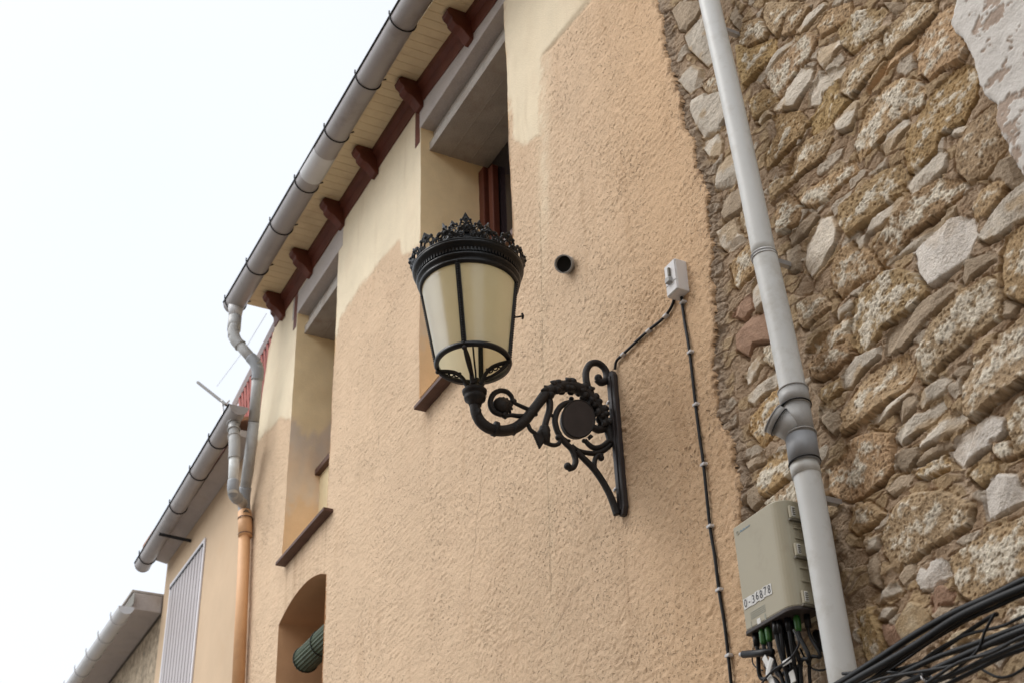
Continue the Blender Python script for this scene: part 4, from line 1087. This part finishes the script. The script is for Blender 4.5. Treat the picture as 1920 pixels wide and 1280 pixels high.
for i, t in enumerate(rib_t):
    mb = MB(); a = LP(t, RB+.004, 0); b = LP(t, RG+.004, hg); rad = math.cos(t)*e_n+math.sin(t)*e_r; tan = -math.sin(t)*e_n+math.cos(t)*e_r
    w = .0125
    mb.hexa([a-tan*w-rad*.012, a+tan*w-rad*.012, a+tan*w+rad*.006, a-tan*w+rad*.006], [b-tan*w-rad*.012, b+tan*w-rad*.012, b+tan*w+rad*.006, b-tan*w+rad*.006])
    rb = mb.build('rib', M['iron_gloss'], LN, bevel=.002)
    mb = MB()
    for k in range(34):
        c = a+(b-a)*((k+.5)/34)+rad*.008; mb.ball(c, .0055, 6)
    mb.build('beading', M['iron_gloss'], rb, smooth=True)
# bottom ring
lathe([(RB-.010, -.012), (RB+.008, -.014), (RB+.014, -.002), (RB+.010, .012), (RB-.006, .014), (RB-.012, .002), (RB-.010, -.012)], 'bottom_ring', 'iron_gloss')
# rim mouldings
lathe([(RG-.012, hg-.012), (RG+.006, hg-.014), (RG+.014, hg-.004), (RG+.014, hg+.006), (RG+.008, hg+.012), (RG+.010, hg+.020), (RG+.022, hg+.026), (RG+.026, hg+.036), (RG+.020, hg+.046), (RG+.014, hg+.050),
       (RG+.016, hg+.072), (RG+.030, hg+.080), (RG+.042, hg+.088), (RG+.046, hg+.098), (RG+.040, hg+.108), (RG+.020, hg+.112), (RG-.01, hg+.113)], 'top_rim', 'iron_gloss', seg=96)
dn = MB()
for k in range(90):
    t = 2*math.pi*k/90; c = LP(t, RG+.019, hg+.061); rad = math.cos(t)*e_n+math.sin(t)*e_r; tan = -math.sin(t)*e_n+math.cos(t)*e_r
    for_ = [c-tan*.004-AXD*.010-rad*.006, c+tan*.004-AXD*.010-rad*.006, c+tan*.004-AXD*.010+rad*.004, c-tan*.004-AXD*.010+rad*.004]
    dn.hexa(for_, [p+AXD*.02 for p in for_])
dn.build('dentil_band', M['iron_gloss'], LN)
# roof dome
ht = hg+.112
lathe([(RG-.012, hg+.02), (RG-.01, ht), (RG-.03, ht+.035), (RG-.075, ht+.085), (.118, ht+.125), (.112, ht+.17), (.085, ht+.18), (0.001, ht+.20)], 'roof', 'iron_gloss')
lathe([(RG-.02, hg+.008), (.12, hg+.03), (.001, hg+.04)], 'reflector', 'reflector')
# crowns
def crown(R, h0, height, units, flare, name, tube, lean=0):
    mb = MB(); du = 2*math.pi/units
    Q = lambda u, v: LP(u/R, R+flare*(v/height), h0+v)      # unwrapped coordinates -> space
    W_ = du*R
    lathe([(R-.004, h0-.004), (R+.006, h0-.004), (R+.007, h0+.006), (R-.004, h0+.008), (R-.004, h0-.004)], name+'_base', 'iron_gloss')
    for i in range(units):
        u0 = i*W_; major = (i % 2 == 0); H_ = height if major else height*.74
        def circ(u, v, r, t=tube): mb.tube([Q(u0+u+r*math.cos(a), v+r*math.sin(a)) for a in np.linspace(0, 2*math.pi, 13)], t, 6, cap=False)
        circ(0, height*.22, W_*.19); circ(W_*.5, height*.17, W_*.15); circ(-W_*.25, height*.44, W_*.13); circ(W_*.25, height*.44, W_*.13)
        mb.ball(Q(u0+W_*.25, height*.15), tube*1.5, 6); mb.ball(Q(u0-W_*.25, height*.15), tube*1.5, 6)
        # arched frame to the tip
        for s_ in (1, -1):
            mb.tube([Q(u0+s_*W_*.5, height*.10), Q(u0+s_*W_*.44, height*.38), Q(u0+s_*W_*.30, H_*.62), Q(u0+s_*W_*.12, H_*.80), Q(u0, H_)], [tube, tube*1.1, tube*1.2, tube*1.1, tube*.7], 6, smooth=3)
            mb.ball(Q(u0+s_*W_*.33, H_*.66), tube*1.9, 6)
        # leaf tip
        lw = W_*(.30 if major else .22)
        c = np.array(LP(u0/R, 1, 0))-np.array(LP(u0/R, 0, 0))
        prof = [(0, H_*.48), (lw*.55, H_*.60), (lw*.9, H_*.70), (lw*.55, H_*.80), (lw*.4, H_*.88), (0, H_*1.02), (-lw*.4, H_*.88), (-lw*.55, H_*.80), (-lw*.9, H_*.70), (-lw*.55, H_*.60)]
        mb.prism([Q(u0+a, b)+c*tube*.9 for a, b in prof], tuple(-c*tube*1.8))
        mb.ball(Q(u0, H_*.70)+c*tube*.6, tube*2, 7)
        mb.tube([Q(u0, height*.38), Q(u0, H_*.7)], tube*1.2, 6)
    return mb.build(name, M['iron_gloss'], LN, smooth=False)
crown(RG+.038, ht-.004, .088, 16, .022, 'crown', .0052)
crown(.112, ht+.165, .115, 10, .014, 'upper_crown', .0042)
# collar and cup under the glass
hcol = float(np.dot(P(888, 727, 0, XL)-LB, AXD))
lathe([(.001, hcol+.02), (.022, hcol+.02), (.030, hcol+.005), (.050, hcol-.004), (.062, hcol-.016), (.060, hcol-.030), (.050, hcol-.036), (.048, hcol-.044), (.055, hcol-.052), (.052, hcol-.066), (.036, hcol-.078), (.030, hcol-.10), (.001, hcol-.10)], 'collar', 'iron', seg=36)
# ornate supports from collar to ring, under each rib
for i, t in enumerate(rib_t):
    mb = MB(); t2 = t
    hs = hcol+.01
    pth = [LP(t2, .030, hs), LP(t2, .045, hs+.030), LP(t2, .062, hs+.065), LP(t2, .095, hs+.095), LP(t2, .135, hs+.108), LP(t2, .175, hs+.115), LP(t2, RB, -.012)]
    mb.tube(pth, [.014, .012, .010, .011, .011, .010, .010], 8, smooth=5)
    lo = [LP(t2, .055, hs+.035), LP(t2, .095, hs+.048), LP(t2, .135, hs+.070), LP(t2, .165, hs+.095), LP(t2, RB-.004, -.016)]
    mb.tube(lo, [.008, .008, .009, .009, .008], 8, smooth=5)
    for k in range(4):
        c = LP(t2, .085+.027*k, hs+.078+.010*k); mb.tube([c+.012*(math.cos(a)*AXD+math.sin(a)*(math.cos(t2)*e_n+math.sin(t2)*e_r)) for a in np.linspace(0, 2*math.pi, 10)], .0042, 6, cap=False)
        mb.ball(LP(t2, .07+.03*k, hs+.085+.010*k), .009, 7)
    mb.ball(LP(t2, RB, -.018), .014, 8)
    mb.build('support_arm', M['iron'], LN, smooth=True)
MB().tube([LP(.3, .0, hcol), LP(.5, .02, hcol+.06), LP(.2, .03, .0), LP(0, .02, .2)], .005, 8, smooth=5).build('lamp_wire', M['cable'], LN, smooth=True)
c = LP(rib_t[1], RG-.018, hg*.52); rad = math.cos(rib_t[1])*e_n+math.sin(rib_t[1])*e_r
MB().tube([c, c+rad*.045], .0045, 8).tube([c+rad*.040-AXD*.016, c+rad*.046, c+rad*.040+AXD*.016], [.006, .005, .006], 8).build('thumb_screw', M['iron'], LN, smooth=True)

# ------------------------------------------------------------------ rolled green blind in the arched window
BL = empty('rolled_blind', tuple(P(590, 1240, 1, .15)), 'dark green rolled-up slatted blind under the arched window head', 'blind')
c = P(576, 1233, 1, .12); r_ = .105
mb = MB(); x0 = c[0]-.06; xe = AR[1]-.02; seg = 44
for xx in (x0, xe):
    for k in range(seg):
        t = 2*math.pi*k/seg; q = r_-(.008 if k % 2 else 0)
        mb.v.append((xx, c[1]+q*math.cos(t), c[2]+q*math.sin(t)))
for k in range(seg): mb.f.append((k, (k+1) % seg, (k+1) % seg+seg, k+seg))
mb.f.append(tuple(range(seg))[::-1]); mb.f.append(tuple(range(seg, 2*seg)))
mb.build('roll', M['blind'], BL)
for xx in (x0+.03, x0+.42, x0+.8):
    MB().tube([(xx, c[1]+(r_+.003)*math.cos(t), c[2]+(r_+.003)*math.sin(t)) for t in np.linspace(0, 2*math.pi, 25)], .005, 6, cap=False).build('cord', M['blind_cord'], BL, smooth=True)

# ------------------------------------------------------------------ neighbour house (second along the street)
NH = empty('neighbour_house', (-13.4, 0, 0), 'smooth peach neighbour house with a shuttered window and grey gutter, beyond the stucco house', 'house')
c0 = -15.10; NZ = 8.35
MB().box(c0, X0-.004, .0, .35, 0, NZ+.02).build('wall', M['smooth_wall'], NH)
MB().box(c0, c0+.3, .352, 5, 0, NZ).build('side_wall', M['smooth_wall'], NH)
MB().hexa([(c0-.02, -.002, NZ), (c0-.02, -.17, NZ+.03), (c0-.02, -.17, NZ+.09), (c0-.02, -.002, NZ+.09)], [(X0-.01, -.002, NZ), (X0-.01, -.20, NZ+.03), (X0-.01, -.20, NZ+.09), (X0-.01, -.002, NZ+.09)]).build('soffit', M['concrete_l'], NH)
MB().box(c0-.02, X0-.01, -.215, -.203, NZ+.025, NZ+.14).build('fascia', M['wood_red'], NH)
MB().hexa([(c0-.05, -.30, NZ+.16), (c0-.05, 5, 9.9), (c0-.05, 5, 10.0), (c0-.05, -.30, NZ+.2)], [(X0-.01, -.30, NZ+.16), (X0-.01, 5, 9.9), (X0-.01, 5, 10.0), (X0-.01, -.30, NZ+.2)]).build('roof', M['roof'], NH)
ga = np.array((-15.24, -.255, NZ+.0)); gb = np.array((-11.30, -.345, NZ+.02))
hk = []
for hx, hy in ((275,1042), (333,948), (368,885), (400,825), (437,762)):
    p = P(hx, hy, 2, NZ); hk.append((p[0]-ga[0])/(gb[0]-ga[0]))
G2 = gutter('gutter', ga, gb, .092, M['gutter'], NH, [t for t in hk if 0 < t < 1])
a = P(298, 1000, 1, -.36); b = P(358, 1013, 1, -.005)
MB().tube([a, b], .020, 4).build('stay_bar', M['cable'], NH)
# shuttered window
sx0, sx1, szt, szb = -14.72, -13.44, 7.90, 5.9
WN = MB(); 
WN.box(sx0-.05, sx1+.05, -.022, -.002, szt, szt+.05); WN.box(sx1, sx1+.05, -.020, -.002, szb, szt-.001); WN.box(sx0-.05, sx0, -.020, -.002, szb, szt-.001)
wf = WN.build('window_frame', M['trim'], NH, bevel=.003)
mb = MB(); n = 20; w = (sx1-sx0-.03)/n
for k in range(n): mb.box(sx0+.03+k*w, sx0+.03+k*w+w*.80, -.020-.004*(k % 2), -.004, szb, szt-.03)
mb.build('shutter', M['shutter'], wf)
MB().box(sx0, sx1, -.006, -.0015, szb, szt).build('shutter_backing', M['shutter_gap'], wf)
MB().box(sx0-.0, sx1, -.030, -.002, szt-.03, szt-.001).build('window_head', M['cable'], wf)
# ------------------------------------------------------------------ drainpipes on the left
def jointed(name, pts, r, mats, label, elbows):
    root = empty(name, tuple(pts[-1]), label, 'drainpipe')
    for i in range(len(pts)-1):
        MB().tube([pts[i], pts[i+1]], r, 18).build('pipe_section', M[mats[i]], root, smooth=True)
    for i, m_ in elbows:
        p = pts[i]; d0 = (pts[i-1]-p) if i > 0 else (p-pts[i+1]); d1 = (pts[i+1]-p) if i < len(pts)-1 else (p-pts[i-1])
        d0 = d0/np.linalg.norm(d0); d1 = d1/np.linalg.norm(d1)
        MB().tube([p+d0*.13, p+d0*.05, p+d1*.05, p+d1*.13], r+.006, 18, smooth=5).build('elbow', M[m_], root, smooth=True)
        ringat(p+d1*.13, p+d1*.2, r+.007, 'socket_rim', M['pipe_grey'], root, .004)
    return root
g1o = gut_a+np.array((.09, 0, -.10))
p_ = [g1o, P(437, 632, 1, -.46), P(484, 686, 1, -.22), P(476, 790, 1, -.17), P(457, 938, 1, -.10), P(459, 962, 1, -.08)]
d1_ = jointed('drainpipe', p_, .052, ['pipe_grey', 'pipe_grey', 'pipe_grey', 'pipe_grey', 'pipe_grey'], 'grey drainpipe cranking down from the high gutter end past the red lattice', [(1, 'pipe_grey'), (2, 'pipe_blue'), (4, 'pipe_blue')])
MB().tube([g1o+(0, 0, .06), g1o+(0, 0, -.10)], [.085, .062], 20).build('gutter_outlet', M['gutter_light'], d1_, smooth=True)
MB().tube([g1o+(0, 0, -.10), g1o+(0, 0, -.26)], [.066, .066], 20).build('outlet_socket', M['pipe_grey'], d1_, smooth=True)
p2_ = [P(437, 778, 1, -.34), P(440, 835, 1, -.33), P(437, 925, 1, -.30), P(455, 943, 1, -.13)]
d2_ = jointed('drainpipe', p2_, .050, ['pipe_grey', 'pipe', 'pipe_grey'], 'short white drainpipe from the lower gutter joining the grey pipe', [(1, 'pipe_grey'), (2, 'pipe_blue')])
for k in range(4):
    c = p2_[0]+(p2_[1]-p2_[0])*(.05+.22*k); ringat(c, p2_[1], .057, 'flexible_ring', M['pipe_grey'], d2_, .008)
p3_ = [P(459, 960, 1, -.08), P(460, 975, 1, -.08), P(446, 1300, 1, -.08), P(438, 1500, 1, -.08)]
d3_ = jointed('drainpipe', p3_, .056, ['pipe_orange', 'pipe_orange', 'pipe_orange'], 'peach painted lower drainpipe between the stucco house and its neighbour', [])
MB().tube([p3_[0], P(460, 1005, 1, -.08)], .066, 20).build('socket', M['pipe_orange'], d3_, smooth=True)
MB().tube([P(457, 940, 1, -.09), P(460, 966, 1, -.08)], [.05, .055], 20).build('dark_joint', M['latch'], d3_, smooth=True)
ringat(P(460, 1002, 1, -.08), P(459, 1020, 1, -.08), .064, 'pipe_clamp', M['sill'], d3_, .006)
ringat(P(460, 972, 1, -.08), P(459, 990, 1, -.08), .068, 'pipe_clamp', M['sill'], d3_, .005)
# ------------------------------------------------------------------ red lattice with white rail
BA = empty('balustrade', tuple(P(480, 740, 1, .1)), 'red lattice balustrade under a white rail above the neighbour gutter', 'balustrade')
a = P(440, 757, 1, .05); b = P(527, 588, 1, .05)
MB().tube([a, b], .032, 4).build('rail', M['trim'], BA)
mb = MB()
for k in range(15):
    t = .10+.06*k; top = a+(b-a)*t
    for s_ in (.30, -.25):
        bot = top+np.array((s_*.5+.05, .02, -.75)); 
        mb.tube([top+(0, .01*(1 if s_ > 0 else 3), 0), bot], .016, 4)
mb.build('lattice', M['redlattice'], BA)
MB().hexa([a+(.02, .10, -.03), a+(.02, .13, -.03), a+(.02, .13, -.2), a+(.02, .10, -.2)], [b+(0, .10, -.03), b+(0, .13, -.03), b+(0, .13, -1.1), b+(0, .10, -1.1)]).build('backing', M['sill'], BA)
# ------------------------------------------------------------------ aerial on the neighbour's roof
AN = empty('roof_aerial', tuple(P(418, 770, 1, .6)), 'thin grey aerial arm on a short mast above the neighbour gutter', 'aerial')
MB().tube([P(371, 716, 1, .6), P(424, 758, 1, .6)], .022, 8).build('arm', M['antenna'], AN)
MB().tube([P(417, 750, 1, .6), P(419, 800, 1, .6)], .020, 8).build('mast', M['steel'], AN)
MB().tube([P(424, 757, 1, .6), P(430, 750, 1, .6)], .010, 6).build('stub', M['concrete_l'], AN)
tag(MB().tube([P(500, 588, 1, 1.0), P(462, 650, 1, 1.4), P(407, 723, 1, 2.0)], .0045, 5).build('overhead_wire', M['pipe_grey']), 'faint thin wire against the white sky behind the cranked drainpipe', 'wire')
# ------------------------------------------------------------------ unseen house added behind the camera to darken the lower right
OH = empty('added_shading_house', (0, -7, 0), 'plain unseen house added across the street behind the camera to shade the lower right', 'house')
MB().box(-6.0, 9.0, -6.4, -6.0, 0, 10.6).build('wall', M['smooth_wall'], OH)
MB().box(-6.3, 9.3, -12, -5.7, 10.61, 10.8).build('roof', M['roof'], OH, bevel=.02)
# ------------------------------------------------------------------ third house
TH = empty('far_house', (-17, 0, 0), 'farthest low house with a pale gutter, concrete eave slab and rubble wall', 'house')
MB().box(-24, c0-.01, .02, .4, 0, 7.74).build('wall', M['plant'], TH)
MB().box(-24, c0-.03, -.34, .0, 7.745, 7.95).build('eave_slab', M['concrete_l'], TH, bevel=.01)
MB().box(-24, c0-.04, -.36, 4, 7.955, 7.985).build('roof', M['concrete'], TH, bevel=.005)
e0 = P(241, 1131, 1, -.42); e1 = P(146, 1283, 1, -.42)
g3a = np.array((-24., -.44, e0[2]-.04)); g3b = np.array((e0[0], -.44, e0[2]-.04))
G3 = gutter('gutter', g3a, g3b, .085, M['gutter_light'], TH, [1-(.35+.62*k)/9 for k in range(14)], lip=False, hookmat=M['gutter_light'], sc=.006)
MB().box(-24, e0[0]-.1, -.345, -.341, 7.78, 7.92).build('fascia', M['latch'], TH)
MB().box(-17.3, -16.9, -.12, .02, 7.2, 7.3).build('wall_bracket', M['wood_red'], TH, bevel=.01)
print('scene built', len(bpy.data.objects))
